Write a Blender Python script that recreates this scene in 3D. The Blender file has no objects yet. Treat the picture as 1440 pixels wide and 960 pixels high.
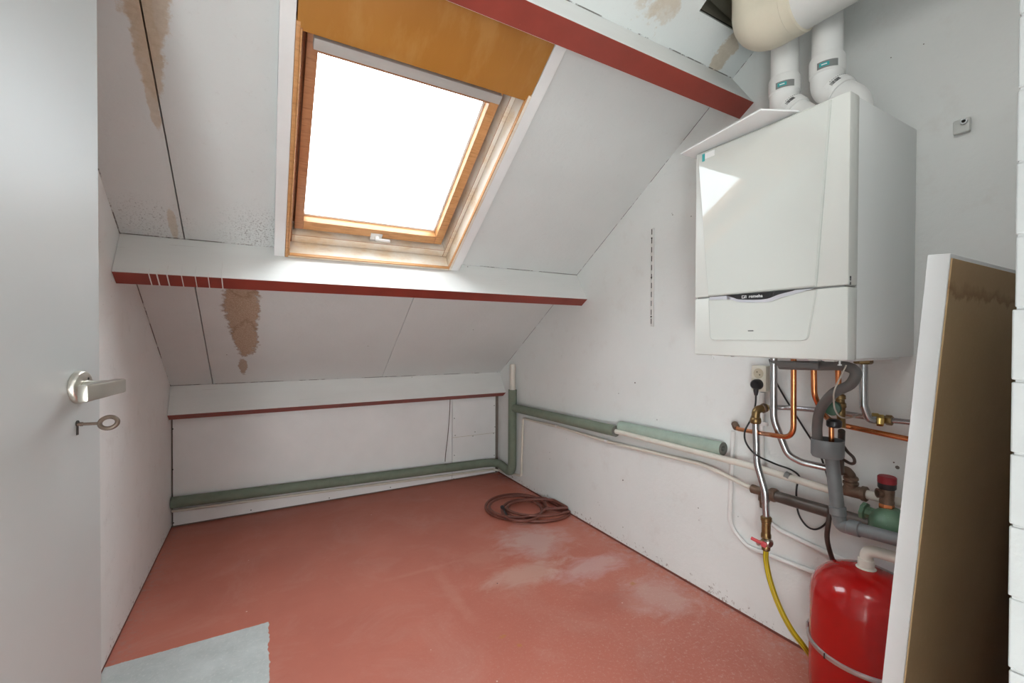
import bpy, bmesh, math, random
from math import sin, cos, radians, pi, atan, tan, sqrt
from mathutils import Vector as V, Matrix
random.seed(7)
scn = bpy.context.scene
COL = scn.collection

# ------------------------------------------------------------------ camera frame
H = 1.10                                   # eye height
FPX, YAW, PIT, ROLL = 614.85, radians(29.561), radians(-0.637), radians(0.2186)
F_ = V((sin(YAW)*cos(PIT), cos(YAW)*cos(PIT), sin(PIT)))
R0 = V((cos(YAW), -sin(YAW), 0)); U0 = R0.cross(F_)
R_ = R0*cos(ROLL)+U0*sin(ROLL); U_ = U0*cos(ROLL)-R0*sin(ROLL)
EYE = V((0, 0, H))
def ray(u, v): return F_ + R_*((u-720)/FPX) - U_*((v-480)/FPX)
def px(u, v, x): d = ray(u, v); return EYE + d*(x/d.x)
def py(u, v, y): d = ray(u, v); return EYE + d*(y/d.y)
def pz(u, v, z): d = ray(u, v); return EYE + d*((z-H)/d.z)
def pplane(u, v, p0, n): d = ray(u, v); return EYE + d*((p0-EYE).dot(n)/d.dot(n))
cam = bpy.data.cameras.new('camera'); co = bpy.data.objects.new('camera', cam); COL.objects.link(co)
cam.sensor_width = 36; cam.lens = 36*FPX/1440; cam.clip_start = .01
M = Matrix.Identity(4)
for i in range(3):
    M[i][0], M[i][1], M[i][2], M[i][3] = R_[i], U_[i], -F_[i], EYE[i]
co.matrix_world = M
scn.camera = co

# ------------------------------------------------------------------ room dimensions
XR, XL, YB = 1.649, -0.462, 3.116          # right wall, left wall, back (knee) wall
Z0, SL = 1.786+H, 0.6684                   # roof: z = Z0 - SL*y
A = atan(SL)
NIN = V((0, -sin(A), -cos(A)))             # into the room
UPS = V((0, -cos(A), sin(A)))              # up the slope
def rp(x, yr, n=0): return V((x, yr, Z0-SL*yr)) + NIN*n
def proof(u, v, n=0): return pplane(u, v, rp(0, 0, n), NIN)

# ------------------------------------------------------------------ node helper
class NB:
    def __init__(s, name):
        s.m = bpy.data.materials.new(name); s.m.use_nodes = True
        s.t = s.m.node_tree; s.t.nodes.clear()
        s.out = s.t.nodes.new('ShaderNodeOutputMaterial')
        s.b = s.n('ShaderNodeBsdfPrincipled'); s.l(s.b.outputs[0], s.out.inputs[0])
        s.co = s.n('ShaderNodeTexCoord').outputs['Object']
    def n(s, t, **k):
        nd = s.t.nodes.new(t)
        for a, b in k.items(): setattr(nd, a, b)
        return nd
    def l(s, a, b): s.t.links.new(a, b)
    def put(s, sock, val):
        if hasattr(val, 'is_output'): s.l(val, sock)
        else: sock.default_value = val
    def math(s, op, a, b=0.0, clamp=False):
        nd = s.n('ShaderNodeMath', operation=op, use_clamp=clamp)
        s.put(nd.inputs[0], a); s.put(nd.inputs[1], b); return nd.outputs[0]
    def noise(s, scale, detail=4, rough=.55, stretch=None, off=None, dist=0):
        c = s.co
        if stretch or off:
            mp = s.n('ShaderNodeMapping'); s.l(c, mp.inputs[0])
            if stretch: mp.inputs['Scale'].default_value = stretch
            if off: mp.inputs['Location'].default_value = off
            c = mp.outputs[0]
        nd = s.n('ShaderNodeTexNoise'); s.l(c, nd.inputs['Vector'])
        nd.inputs['Scale'].default_value = scale; nd.inputs['Detail'].default_value = detail
        nd.inputs['Roughness'].default_value = rough; nd.inputs['Distortion'].default_value = dist
        return nd.outputs['Fac']
    def ramp(s, fac, a, b, lo=0.0, hi=1.0):
        nd = s.n('ShaderNodeMapRange', clamp=True); s.l(fac, nd.inputs[0])
        nd.inputs[1].default_value = a; nd.inputs[2].default_value = b
        nd.inputs[3].default_value = lo; nd.inputs[4].default_value = hi
        return nd.outputs[0]
    def mix(s, fac, a, b):
        nd = s.n('ShaderNodeMix', data_type='RGBA'); s.put(nd.inputs[0], fac)
        for sk, v in ((nd.inputs[6], a), (nd.inputs[7], b)):
            if hasattr(v, 'is_output'): s.l(v, sk)
            else: sk.default_value = (*v, 1) if len(v) == 3 else v
        return nd.outputs[2]
    def xyz(s):
        nd = s.n('ShaderNodeSeparateXYZ'); s.l(s.co, nd.inputs[0]); return nd.outputs
    def dots(s, scale, size, keep=.3):
        vo = s.n('ShaderNodeTexVoronoi'); s.l(s.co, vo.inputs['Vector']); vo.inputs['Scale'].default_value = scale
        near = s.math('LESS_THAN', vo.outputs['Distance'], size*scale)
        sp = s.n('ShaderNodeSeparateColor'); s.l(vo.outputs['Color'], sp.inputs[0])
        return s.math('MULTIPLY', near, s.math('LESS_THAN', sp.outputs[0], keep))
    def ell(s, cx, cy, rx, ry, axes='XY', amp=.35, nscale=14, soft=.12, noise=None):
        """irregular patch: 1 inside, 0 outside"""
        o = s.xyz(); ia, ib = 'XYZ'.index(axes[0]), 'XYZ'.index(axes[1])
        dx = s.math('DIVIDE', s.math('SUBTRACT', o[ia], cx), rx)
        dy = s.math('DIVIDE', s.math('SUBTRACT', o[ib], cy), ry)
        d = s.math('SQRT', s.math('ADD', s.math('MULTIPLY', dx, dx), s.math('MULTIPLY', dy, dy)))
        nz = s.noise(nscale, 6, .65) if noise is None else noise
        d = s.math('ADD', d, s.math('MULTIPLY', s.math('SUBTRACT', nz, .5), amp*4))
        return s.ramp(d, 1-soft, 1+soft, 1, 0)
    def bump(s, h, strength=.3, dist=.004):
        nd = s.n('ShaderNodeBump'); nd.inputs['Strength'].default_value = strength; nd.inputs['Distance'].default_value = dist
        s.l(h, nd.inputs['Height']); s.l(nd.outputs[0], s.b.inputs['Normal'])
    def done(s, col=None, rough=.6, metal=0., spec=None, coat=0.):
        if col is not None:
            if hasattr(col, 'is_output'): s.l(col, s.b.inputs['Base Color'])
            else: s.b.inputs['Base Color'].default_value = (*col, 1)
        s.put(s.b.inputs['Roughness'], rough); s.b.inputs['Metallic'].default_value = metal
        if spec is not None: s.b.inputs['Specular IOR Level'].default_value = spec
        if coat: s.b.inputs['Coat Weight'].default_value = coat; s.b.inputs['Coat Roughness'].default_value = .02
        return s.m

def simple(name, col, rough=.5, metal=0., var=.12, scale=18, bump=0., dirt=None, coat=0., spec=None):
    b = NB(name)
    nz = b.noise(scale, 5)
    c = b.mix(b.ramp(nz, .3, .7), tuple(x*(1-var) for x in col), tuple(min(1, x*(1+var*.6)) for x in col))
    if dirt: c = b.mix(b.ramp(b.noise(scale*2.3, 6, .7, off=(3, 7, 1)), dirt[1], dirt[1]+.06), c, dirt[0])
    if bump: b.bump(b.noise(scale*4, 5), bump)
    return b.done(c, rough, metal, spec, coat)

# ------------------------------------------------------------------ materials
MAT = {}
def wallmat(name, base, dark, dots=True, bump=.35, streak=None, foot=None):
    b = NB(name)
    c = b.mix(b.ramp(b.noise(2.2, 6, .6), .3, .7), base, tuple(x*.94 for x in base))
    c = b.mix(b.math('MULTIPLY', b.ramp(b.noise(9, 6, .7, off=(2, 5, 9)), .56, .78), .45), c, dark)
    if dots:
        c = b.mix(b.dots(9, .0035, .16), c, (.16, .14, .12))
        c = b.mix(b.math('MULTIPLY', b.dots(30, .0018, .22), .6), c, (.30, .28, .25))
    if foot:                                # scuffed, chipped paint along the floor line
        o = b.xyz(); lim = b.math('MULTIPLY', b.ramp(b.noise(16, 6, .75, off=(4, 4, 4)), .35, .8), .11)
        m_ = b.math('MULTIPLY', b.math('LESS_THAN', o[2], lim), b.ramp(b.noise(70, 4, .7), .56, .62))
        c = b.mix(b.math('MULTIPLY', m_, .75), c, foot)
        c = b.mix(b.math('LESS_THAN', o[2], .010), c, (.18, .06, .045))
    hgt = b.math('ADD', b.math('MULTIPLY', b.noise(60, 5, .6), .6), b.noise(13, 4))
    b.bump(hgt, bump, .006)
    return b.done(c, .62, spec=.3)
MAT['wall'] = wallmat('white_plaster', (.79, .805, .79), (.66, .63, .60), foot=(.30, .25, .23))
MAT['wallL'] = wallmat('white_plaster_smooth', (.86, .86, .845), (.66, .62, .59), foot=(.42, .38, .36), bump=.2)
MAT['board'] = simple('white_board', (.82, .815, .81), .5, var=.05, scale=4, bump=.04)
MAT['jointshade'] = simple('bare_brown_joint', (.20, .165, .14), .8)
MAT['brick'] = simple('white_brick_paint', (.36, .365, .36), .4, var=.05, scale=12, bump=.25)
MAT['dark'] = simple('dark_gap', (.03, .025, .02), .9)
MAT['white_trim'] = simple('white_gloss_paint', (.80, .805, .80), .35, var=.04, scale=9, bump=.04)
MAT['door'] = simple('door_paint', (.54, .565, .56), .42, var=.03, scale=3, bump=.04)
def roofmat():
    b = NB('roof_board_paint')
    base = (.70, .725, .715)
    c = b.mix(b.ramp(b.noise(3, 6, .6), .3, .7), base, tuple(x*.94 for x in base))
    c = b.mix(b.math('MULTIPLY', b.ramp(b.noise(45, 5, .8), .60, .72), .22), c, (.45, .42, .40))
    c = b.mix(b.dots(11, .0035, .10), c, (.22, .2, .17))
    # mould speckle beside the skylight foot
    spk = b.math('MULTIPLY', b.ell(.0, 2.06, .12, .10, amp=.3, soft=.5), b.ramp(b.noise(150, 4, .8), .54, .60))
    spk2 = b.math('MULTIPLY', b.ell(-.36, 2.05, .10, .08, amp=.3, soft=.5), b.ramp(b.noise(150, 4, .8), .57, .62))
    c = b.mix(b.math('MULTIPLY', b.math('MAXIMUM', spk, spk2), .75), c, (.16, .15, .14))
    # peeled, water-stained patches
    edge_n = b.noise(24, 7, .7)
    chip = b.mix(b.ramp(b.noise(240, 3, .7), .38, .62), (.36, .25, .165), (.54, .42, .32))
    tan = b.mix(b.ramp(b.noise(60, 5, .7), .3, .7), (.47, .37, .26), (.58, .48, .36))
    rim = (.20, .115, .055)
    def patch(cx, cy, rx, ry, amp, strength=1.0, rimw=True):
        nonlocal c
        m_ = b.ell(cx, cy, rx, ry, amp=amp, noise=edge_n, soft=.05)
        big = b.ell(cx, cy, rx*1.10, ry*1.06, amp=amp, noise=edge_n, soft=.10)
        c = b.mix(b.math('MULTIPLY', big, .75*strength), c, rim)
        c = b.mix(b.math('MULTIPLY', m_, strength), c, chip)
    patch(-.092, 2.48, .066, .21, .36)
    patch(-.085, 2.70, .050, .13, .40)
    patch(-.105, 2.93, .018, .07, .5, .7)
    patch(-.085, 2.27, .06, .12, .3)
    for cx, cy, rx, ry, st in ((-.262, 1.30, .058, .24, .8), (-.272, 1.50, .030, .14, .8), (-.283, 1.64, .014, .08, .7), (-.296, 2.05, .013, .06, .6), (1.525, 1.055, .040, .055, .75), (1.17, 1.02, .05, .05, .45), (1.12, .90, .10, .16, .45)):
        m_ = b.ell(cx, cy, rx, ry, amp=.55 if cx > .5 else .34, noise=edge_n, soft=.10)
        c = b.mix(b.math('MULTIPLY', m_, st), c, tan)
    # grime in the joints against beams and side walls
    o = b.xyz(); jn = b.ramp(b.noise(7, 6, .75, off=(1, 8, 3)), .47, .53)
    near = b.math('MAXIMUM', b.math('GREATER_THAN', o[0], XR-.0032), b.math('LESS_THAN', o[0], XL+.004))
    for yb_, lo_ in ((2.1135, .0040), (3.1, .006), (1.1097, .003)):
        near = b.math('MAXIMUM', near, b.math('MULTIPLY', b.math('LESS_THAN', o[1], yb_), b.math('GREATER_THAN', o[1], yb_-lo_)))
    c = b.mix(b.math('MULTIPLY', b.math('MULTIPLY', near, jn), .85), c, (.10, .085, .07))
    b.bump(b.math('ADD', b.noise(50, 5), b.math('MULTIPLY', b.noise(9, 4), .8)), .18, .005)
    return b.done(c, .55, spec=.3)
MAT['roof'] = roofmat()
def floormat():
    b = NB('red_painted_floor'); o = b.xyz()
    c = b.mix(b.ramp(b.noise(1.6, 6, .6), .3, .7), (.56, .180, .125), (.47, .142, .098))
    # thin worn haze, grey-pink
    haze = b.ramp(b.noise(3.2, 7, .72, off=(5, 1, 0), dist=.8), .50, .80)
    c = b.mix(b.math('MULTIPLY', haze, .35), c, (.62, .36, .30))
    grit = b.ramp(b.noise(85, 5, .85), .54, .68)
    near = b.math('MULTIPLY', b.ramp(o[0], .1, 1.4), b.ramp(o[1], 2.2, 1.1))
    c = b.mix(b.math('MULTIPLY', b.math('MULTIPLY', grit, near), .75), c, (.66, .46, .40))
    worn = b.noise(7, 8, .72, stretch=(1, 1.6, 1), dist=.6)
    for cx, cy, rx, ry, st, col in ((1.26, 1.98, .20, .20, .60, (.60, .45, .42)), (1.06, 1.72, .22, .10, .55, (.62, .42, .35)), (1.36, 1.62, .22, .09, .55, (.66, .47, .46)),
                                    (1.45, 1.30, .16, .16, .45, (.66, .48, .44)), (.95, 1.95, .14, .10, .25, (.60, .33, .26)), (1.22, 1.38, .15, .08, .5, (.42, .12, .08)), (.70, 1.75, .03, .25, .30, (.62, .30, .23)), (.60, 1.98, .18, .02, .25, (.62, .30, .23))):
        m_ = b.ell(cx, cy, rx*.8, ry*.8, noise=worn, amp=.75, soft=.50)
        c = b.mix(b.math('MULTIPLY', m_, st), c, col)
    for cx, cy, r in ((.79, 1.33, .012), (.76, 1.40, .015), (1.43, 1.42, .018)):
        c = b.mix(b.math('MULTIPLY', b.ell(cx, cy, r*.8, r*.6, amp=.6, nscale=60, soft=.4), .7), c, (.50, .20, .045))
    c = b.mix(b.dots(14, .003, .14), c, (.75, .55, .48))
    c = b.mix(b.dots(10, .0035, .10), c, (.09, .035, .03))
    # dusty foot of the left wall and dark corner dirt
    wl = b.math('MULTIPLY', b.ramp(o[0], XL+.10, XL, 0, 1), b.ramp(b.noise(40, 6, .8), .5, .62))
    c = b.mix(b.math('MULTIPLY', wl, .45), c, (.33, .29, .27))
    wr = b.math('MULTIPLY', b.ramp(o[0], XR-.10, XR-.01, 0, 1), b.ramp(b.noise(30, 6, .8), .48, .62))
    c = b.mix(b.math('MULTIPLY', wr, .55), c, (.50, .42, .40))
    # unpainted cement corner
    wob = b.math('MULTIPLY', b.math('SUBTRACT', b.noise(22, 5, .7), .5), .030)
    ex = b.math('LESS_THAN', b.math('ADD', o[0], wob), .012)
    wob2 = b.math('MULTIPLY', b.math('SUBTRACT', b.noise(35, 4, .7, off=(9, 9, 9)), .5), .012)
    ey = b.math('LESS_THAN', b.math('ADD', o[1], wob2), 1.912)
    cem = b.math('MULTIPLY', ex, ey)
    cc = b.mix(b.ramp(b.noise(7, 7, .7), .3, .7), (.46, .49, .48), (.62, .645, .635))
    cc = b.mix(b.math('MULTIPLY', b.ramp(b.noise(90, 3, .8), .55, .7), .6), cc, (.74, .74, .71))
    c = b.mix(cem, c, cc)
    b.bump(b.math('ADD', b.noise(40, 5), b.math('MULTIPLY', b.noise(6, 4), .8)), .10, .004)
    return b.done(c, b.ramp(b.noise(4, 5), .3, .7, .36, .52), spec=.45)
MAT['floor'] = floormat()
def wood(name, c1, c2, c3, scale=5, stretch=(1, 8, 8), rough=.4, white=0.):
    b = NB(name)
    g = b.noise(scale, 6, .6, stretch=stretch, dist=1.2)
    c = b.mix(b.ramp(g, .35, .65), c1, c2)
    c = b.mix(b.math('MULTIPLY', b.ramp(b.noise(scale*3, 5, .6, stretch=stretch), .52, .66), .6), c, c3)
    if white: c = b.mix(b.math('MULTIPLY', b.ramp(b.noise(6, 5, .6, off=(7, 3, 2)), .34, .56), white), c, (.82, .78, .71))
    b.bump(g, .06)
    return b.done(c, rough)
MAT['pine'] = wood('pine_varnish', (.55, .27, .10), (.62, .33, .14), (.36, .155, .05))
MAT['pine_lit'] = wood('pine_daylit', (.72, .54, .35), (.78, .64, .46), (.50, .31, .16), white=.9)  # daylight on the right and bottom skylight boards put into the colour
MAT['pine_dark'] = wood('pine_shaded', (.38, .175, .085), (.45, .22, .11), (.22, .09, .04))  # darker copy: shade on left and top rails put into the colour
MAT['ply'] = wood('varnished_plywood', (.40, .165, .024), (.44, .192, .034), (.50, .255, .070), scale=2.2, stretch=(1.6, .6, .6), rough=.45)
MAT['redpaint'] = simple('red_beam_paint', (.255, .042, .028), .42, var=.14, scale=9, bump=.05, dirt=((.45, .16, .12), .72))
MAT['drip'] = simple('white_paint_drip', (.78, .74, .72), .4)
def beam_white():
    b = NB('white_beam_paint')
    base = (.78, .78, .76)
    c = b.mix(b.ramp(b.noise(3, 6, .6, stretch=(.5, 3, 3)), .3, .7), base, tuple(x*.93 for x in base))
    o = b.xyz()
    m_ = b.math('MULTIPLY', b.math('LESS_THAN', b.math('ABSOLUTE', b.math('SUBTRACT', o[0], .6)), 2),
                b.ramp(b.noise(3.0, 5, .6, stretch=(1.2, 90, 90), dist=.3), .695, .71))
    c = b.mix(b.math('MULTIPLY', m_, .55), c, (.28, .22, .18))
    c = b.mix(b.dots(12, .003, .12), c, (.25, .22, .2))
    b.bump(b.noise(20, 5, stretch=(.3, 3, 3)), .1)
    return b.done(c, .45)
MAT['beamwhite'] = beam_white()
def gloss_white(name, col, rough, coat=0.):
    b = NB(name); c = b.mix(b.ramp(b.noise(2, 3), .3, .7), col, tuple(x*.985 for x in col))
    return b.done(c, rough, coat=coat)
MAT['boiler'] = gloss_white('boiler_white_enamel', (.66, .67, .635), .32)
MAT['boilergloss'] = gloss_white('boiler_gloss_panel', (.62, .64, .605), .045, .8)
MAT['boilerside'] = gloss_white('boiler_side_sheet', (.80, .82, .81), .42)
MAT['black'] = simple('black_plastic', (.018, .018, .02), .35, var=.1)
MAT['silver'] = simple('silver_plastic', (.62, .63, .68), .28, metal=.3, var=.03)
MAT['logowhite'] = simple('logo_white', (.8, .8, .8), .5)
MAT['teal'] = simple('teal_print', (.03, .36, .36), .5)
MAT['stickergrey'] = simple('sticker_grey', (.22, .225, .22), .5)
MAT['paper'] = simple('white_label_paper', (.84, .84, .83), .5, var=.02)
MAT['pvcwhite'] = simple('white_pvc', (.80, .80, .785), .36, var=.03, scale=8)
MAT['pvcgrey'] = simple('grey_pvc', (.165, .175, .18), .42, var=.10, scale=20, dirt=((.5, .48, .45), .74))
MAT['hosegrey'] = simple('grey_rubber', (.115, .11, .105), .5, var=.08)
MAT['duct'] = simple('duct_painted_grey_white', (.66, .655, .63), .45, var=.08, scale=5, dirt=((.34, .27, .20), .70))
MAT['ductbeige'] = simple('duct_beige_elbow', (.66, .60, .48), .45, var=.10, scale=6, dirt=((.42, .33, .22), .70))
MAT['copper'] = simple('copper_pipe', (.72, .27, .11), .24, metal=1., var=.22, scale=14, dirt=((.30, .10, .05), .66))
MAT['chrome'] = simple('chromed_pipe', (.50, .515, .525), .27, metal=1., var=.08, scale=14, dirt=((.36, .31, .30), .72))
MAT['brass'] = simple('old_brass', (.26, .17, .075), .36, metal=.9, var=.3, scale=40, bump=.15)
MAT['brassbright'] = simple('bright_brass', (.62, .47, .16), .25, metal=1., var=.15, scale=30)
MAT['bronze'] = simple('tarnished_bronze_fitting', (.175, .115, .08), .5, metal=.5, var=.3, scale=40, bump=.3)
MAT['iron'] = simple('brown_iron_pipe', (.105, .085, .072), .42, metal=.4, var=.2, scale=16, dirt=((.35, .30, .26), .70))
MAT['creampipe'] = simple('cream_painted_pipe', (.70, .665, .59), .42, var=.08, scale=16, dirt=((.12, .10, .085), .715))
MAT['whitepipe'] = simple('white_painted_pipe', (.77, .755, .735), .42, var=.05, scale=16, bump=.05)
MAT['creamthin'] = simple('thin_cream_pipe', (.70, .655, .57), .42, var=.05, scale=16)
MAT['foam'] = simple('green_pipe_foam', (.190, .228, .172), .8, var=.10, scale=24, bump=.15)
MAT['foampale'] = simple('pale_green_foam', (.37, .455, .385), .8, var=.10, scale=24, bump=.15)
MAT['foamcut'] = simple('foam_cut_end', (.17, .175, .15), .9, var=.2, scale=80)
MAT['greencast'] = simple('green_cast_body', (.115, .215, .135), .42, var=.25, scale=22, bump=.1, dirt=((.42, .52, .44), .63))
MAT['greenknob'] = simple('dark_green_knob', (.025, .09, .05), .4)
MAT['tankred'] = simple('red_tank_enamel', (.42, .004, .004), .14, var=.06, scale=4, coat=.15)
MAT['redcap'] = simple('red_valve_cap', (.30, .02, .03), .5)
MAT['redlever'] = simple('red_lever_sleeve', (.55, .07, .08), .4)
MAT['zinc'] = simple('galvanised_band', (.55, .56, .57), .3, metal=.9, var=.08)
def yellowmat():
    b = NB('yellow_ribbed_hose'); return b.done(b.mix(b.ramp(b.noise(8, 3), .3, .7), (.62, .47, .015), (.50, .37, .01)), .35)
MAT['yellow'] = yellowmat()
MAT['yellowdark'] = simple('hose_dark_stripe', (.20, .16, .01), .4)
MAT['hosered'] = simple('brown_red_hose', (.165, .052, .036), .5, var=.12, scale=20)
MAT['cable'] = simple('black_cable', (.016, .016, .018), .42)
MAT['cablebrown'] = simple('brown_wire', (.11, .06, .045), .5)
MAT['cablegrey'] = simple('grey_beige_wire', (.42, .39, .34), .5)
MAT['hosebrown'] = simple('dark_brown_hose', (.055, .035, .028), .45, var=.2, scale=30)
MAT['socket'] = simple('cream_socket_plastic', (.66, .63, .54), .4, var=.04)
MAT['socketwell'] = simple('socket_well_plastic', (.50, .44, .33), .5, var=.04)
MAT['nickel'] = simple('satin_nickel', (.62, .60, .54), .30, metal=1., var=.06, scale=14)
MAT['keymetal'] = simple('old_key_metal', (.13, .092, .070), .45, metal=.35, var=.2, scale=60)
MAT['whitemetal'] = simple('white_lacquered_metal', (.80, .80, .79), .32, var=.03)
MAT['flapshaded'] = simple('shaded_flap_metal', (.50, .49, .47), .4, var=.03)  # flap toned down to grey for the shadow of the plywood above
MAT['blockpaint'] = simple('dusty_white_block', (.62, .625, .60), .6, bump=.2)
MAT['railmetal'] = simple('painted_rail', (.70, .69, .67), .42, var=.04)
def hardboard():
    b = NB('brown_hardboard'); o = b.xyz()
    c = b.mix(b.ramp(b.noise(5, 6, .6), .3, .7), (.60, .42, .225), (.53, .36, .185))
    c = b.mix(b.math('MULTIPLY', b.ramp(b.noise(160, 3, .7), .5, .7), .25), c, (.68, .50, .30))
    # tide mark of an old water stain along the top edge
    line = b.math('ADD', o[2], b.math('MULTIPLY', b.math('SUBTRACT', b.noise(11, 6, .65), .5), .10))
    wet = b.ramp(line, 1.165, 1.172)
    edge = b.math('MULTIPLY', wet, b.ramp(line, 1.172, 1.190, 1, 0))
    c = b.mix(b.math('MULTIPLY', wet, .35), c, (.50, .29, .13))
    c = b.mix(b.math('MULTIPLY', edge, .55), c, (.25, .12, .05))
    return b.done(c, .55)
MAT['hardboard'] = hardboard()
def glassmat():
    b = NB('window_pane'); t = b.n('ShaderNodeBsdfTransparent'); t.inputs[0].default_value = (.97, .98, .98, 1)
    g = b.n('ShaderNodeBsdfGlossy'); g.inputs['Roughness'].default_value = .02
    lw = b.n('ShaderNodeLayerWeight'); lw.inputs[0].default_value = .5
    fr = b.math('ADD', b.math('MULTIPLY', b.math('POWER', lw.outputs['Facing'], 5.0), .9), .04)
    mx = b.n('ShaderNodeMixShader'); b.l(fr, mx.inputs[0]); b.l(t.outputs[0], mx.inputs[1]); b.l(g.outputs[0], mx.inputs[2])
    b.l(mx.outputs[0], b.out.inputs[0]); return b.m
MAT['glass'] = glassmat()

# ------------------------------------------------------------------ mesh building
class MB:
    def __init__(s): s.bm = bmesh.new(); s.mats = []
    def mi(s, m):
        if m not in s.mats: s.mats.append(m)
        return s.mats.index(m)
    def hull8(s, p, m):
        """p: 8 points, bottom loop 0-3 and top loop 4-7"""
        i = s.mi(m); vs = [s.bm.verts.new(q) for q in p]
        for f in ((3, 2, 1, 0), (4, 5, 6, 7), (0, 1, 5, 4), (1, 2, 6, 5), (2, 3, 7, 6), (3, 0, 4, 7)):
            fc = s.bm.faces.new([vs[k] for k in f]); fc.material_index = i
        return vs
    def box(s, a, b, m, bev=0.):
        x0, y0, z0 = a; x1, y1, z1 = b
        if bev:
            t = bmesh.new(); bmesh.ops.create_cube(t, size=1)
            for v in t.verts: v.co = V(((x0+x1)/2+v.co.x*(x1-x0), (y0+y1)/2+v.co.y*(y1-y0), (z0+z1)/2+v.co.z*(z1-z0)))
            bmesh.ops.bevel(t, geom=t.edges[:], offset=bev, segments=2, affect='EDGES', profile=.5)
            s.merge(t, m); return
        s.hull8([V(q) for q in ((x0, y0, z0), (x1, y0, z0), (x1, y1, z0), (x0, y1, z0), (x0, y0, z1), (x1, y0, z1), (x1, y1, z1), (x0, y1, z1))], m)
    def obox(s, c, ax, ay, az, m, bev=0.):
        """box from centre and three half-axis vectors"""
        t = bmesh.new(); bmesh.ops.create_cube(t, size=2)
        L = (ax.length, ay.length, az.length)
        for v in t.verts: v.co = V((v.co.x*L[0], v.co.y*L[1], v.co.z*L[2]))
        if bev: bmesh.ops.bevel(t, geom=t.edges[:], offset=bev, segments=2, affect='EDGES', profile=.5)
        ux, uy, uz = ax.normalized(), ay.normalized(), az.normalized()
        for v in t.verts: v.co = c + ux*v.co.x + uy*v.co.y + uz*v.co.z
        s.merge(t, m)
    def rbox(s, x0, x1, y0, y1, n0, n1, m):
        """box in roof coordinates"""
        s.hull8([rp(x0, y0, n0), rp(x1, y0, n0), rp(x1, y1, n0), rp(x0, y1, n0), rp(x0, y0, n1), rp(x1, y0, n1), rp(x1, y1, n1), rp(x0, y1, n1)], m)
    def merge(s, t, m):
        i = s.mi(m); mp = {}
        for v in t.verts: mp[v] = s.bm.verts.new(v.co)
        for f in t.faces:
            try: nf = s.bm.faces.new([mp[v] for v in f.verts]); nf.material_index = i
            except ValueError: pass
        t.free()
    def tube(s, pts, r, m, seg=16, cap=True, inner=None):
        """sweep a circle along pts; r may be a list"""
        i = s.mi(m); n = len(pts); pts = [V(p) for p in pts]
        rs = r if isinstance(r, (list, tuple)) else [r]*n
        tg = []
        for k in range(n):
            a = pts[max(k-1, 0)]; b = pts[min(k+1, n-1)]; tg.append((b-a).normalized())
        up = V((0, 0, 1)) if abs(tg[0].z) < .9 else V((0, 1, 0))
        nrm = (up - tg[0]*up.dot(tg[0])).normalized(); rings = []
        for k in range(n):
            if k: nrm = (nrm - tg[k]*nrm.dot(tg[k])).normalized()
            bn = tg[k].cross(nrm)
            rings.append([s.bm.verts.new(pts[k] + nrm*(rs[k]*cos(2*pi*j/seg)) + bn*(rs[k]*sin(2*pi*j/seg))) for j in range(seg)])
        for k in range(n-1):
            for j in range(seg):
                f = s.bm.faces.new((rings[k][j], rings[k][(j+1) % seg], rings[k+1][(j+1) % seg], rings[k+1][j])); f.material_index = i
        if cap:
            for rg in (rings[0][::-1], rings[-1]):
                f = s.bm.faces.new(rg); f.material_index = i
        return rings
    def lathe(s, c, axis, prof, m, seg=32, ref=None, cap=True):
        """prof: list of (radius, distance along axis)"""
        ax = V(axis).normalized(); ref = V(ref) if ref else (V((0, 0, 1)) if abs(ax.z) < .9 else V((1, 0, 0)))
        a = (ref-ax*ref.dot(ax)).normalized(); b = ax.cross(a); i = s.mi(m); rings = []
        for r, h in prof:
            rings.append([s.bm.verts.new(V(c)+ax*h+a*(r*cos(2*pi*j/seg))+b*(r*sin(2*pi*j/seg))) for j in range(seg)])
        for k in range(len(rings)-1):
            for j in range(seg):
                f = s.bm.faces.new((rings[k][j], rings[k][(j+1) % seg], rings[k+1][(j+1) % seg], rings[k+1][j])); f.material_index = i
        if cap:
            for rg in (rings[0][::-1], rings[-1]):
                f = s.bm.faces.new(rg); f.material_index = i
    def hexnut(s, c, axis, r, h, m): s.lathe(c, axis, [(r*.92, 0), (r, h*.12), (r, h*.88), (r*.92, h)], m, seg=6)
    def prism(s, loop, d, m):
        """extrude a closed planar loop of points by vector d"""
        i = s.mi(m); a = [s.bm.verts.new(V(p)) for p in loop]; b = [s.bm.verts.new(V(p)+V(d)) for p in loop]; n = len(loop)
        for f in [a[::-1], b] + [[a[k], a[(k+1) % n], b[(k+1) % n], b[k]] for k in range(n)]:
            fc = s.bm.faces.new(f); fc.material_index = i
    def sector(s, c, axis, r, h0, h1, a0, a1, ref, m, seg=14, th=.0006):
        """thin curved label on a cylinder"""
        ax = V(axis).normalized(); ref = V(ref); a = (ref-ax*ref.dot(ax)).normalized(); b = ax.cross(a); i = s.mi(m)
        def pt(rr, t, h): return V(c)+ax*h+a*(rr*cos(t))+b*(rr*sin(t))
        L = []
        for k in range(seg+1):
            t = a0+(a1-a0)*k/seg
            L.append([s.bm.verts.new(pt(r, t, h0)), s.bm.verts.new(pt(r, t, h1)), s.bm.verts.new(pt(r+th, t, h1)), s.bm.verts.new(pt(r+th, t, h0))])
        for k in range(seg):
            for q in range(4):
                f = s.bm.faces.new((L[k][q], L[k][(q+1) % 4], L[k+1][(q+1) % 4], L[k+1][q])); f.material_index = i
        for e in (L[0][::-1], L[-1]): f = s.bm.faces.new(e); f.material_index = i
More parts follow.
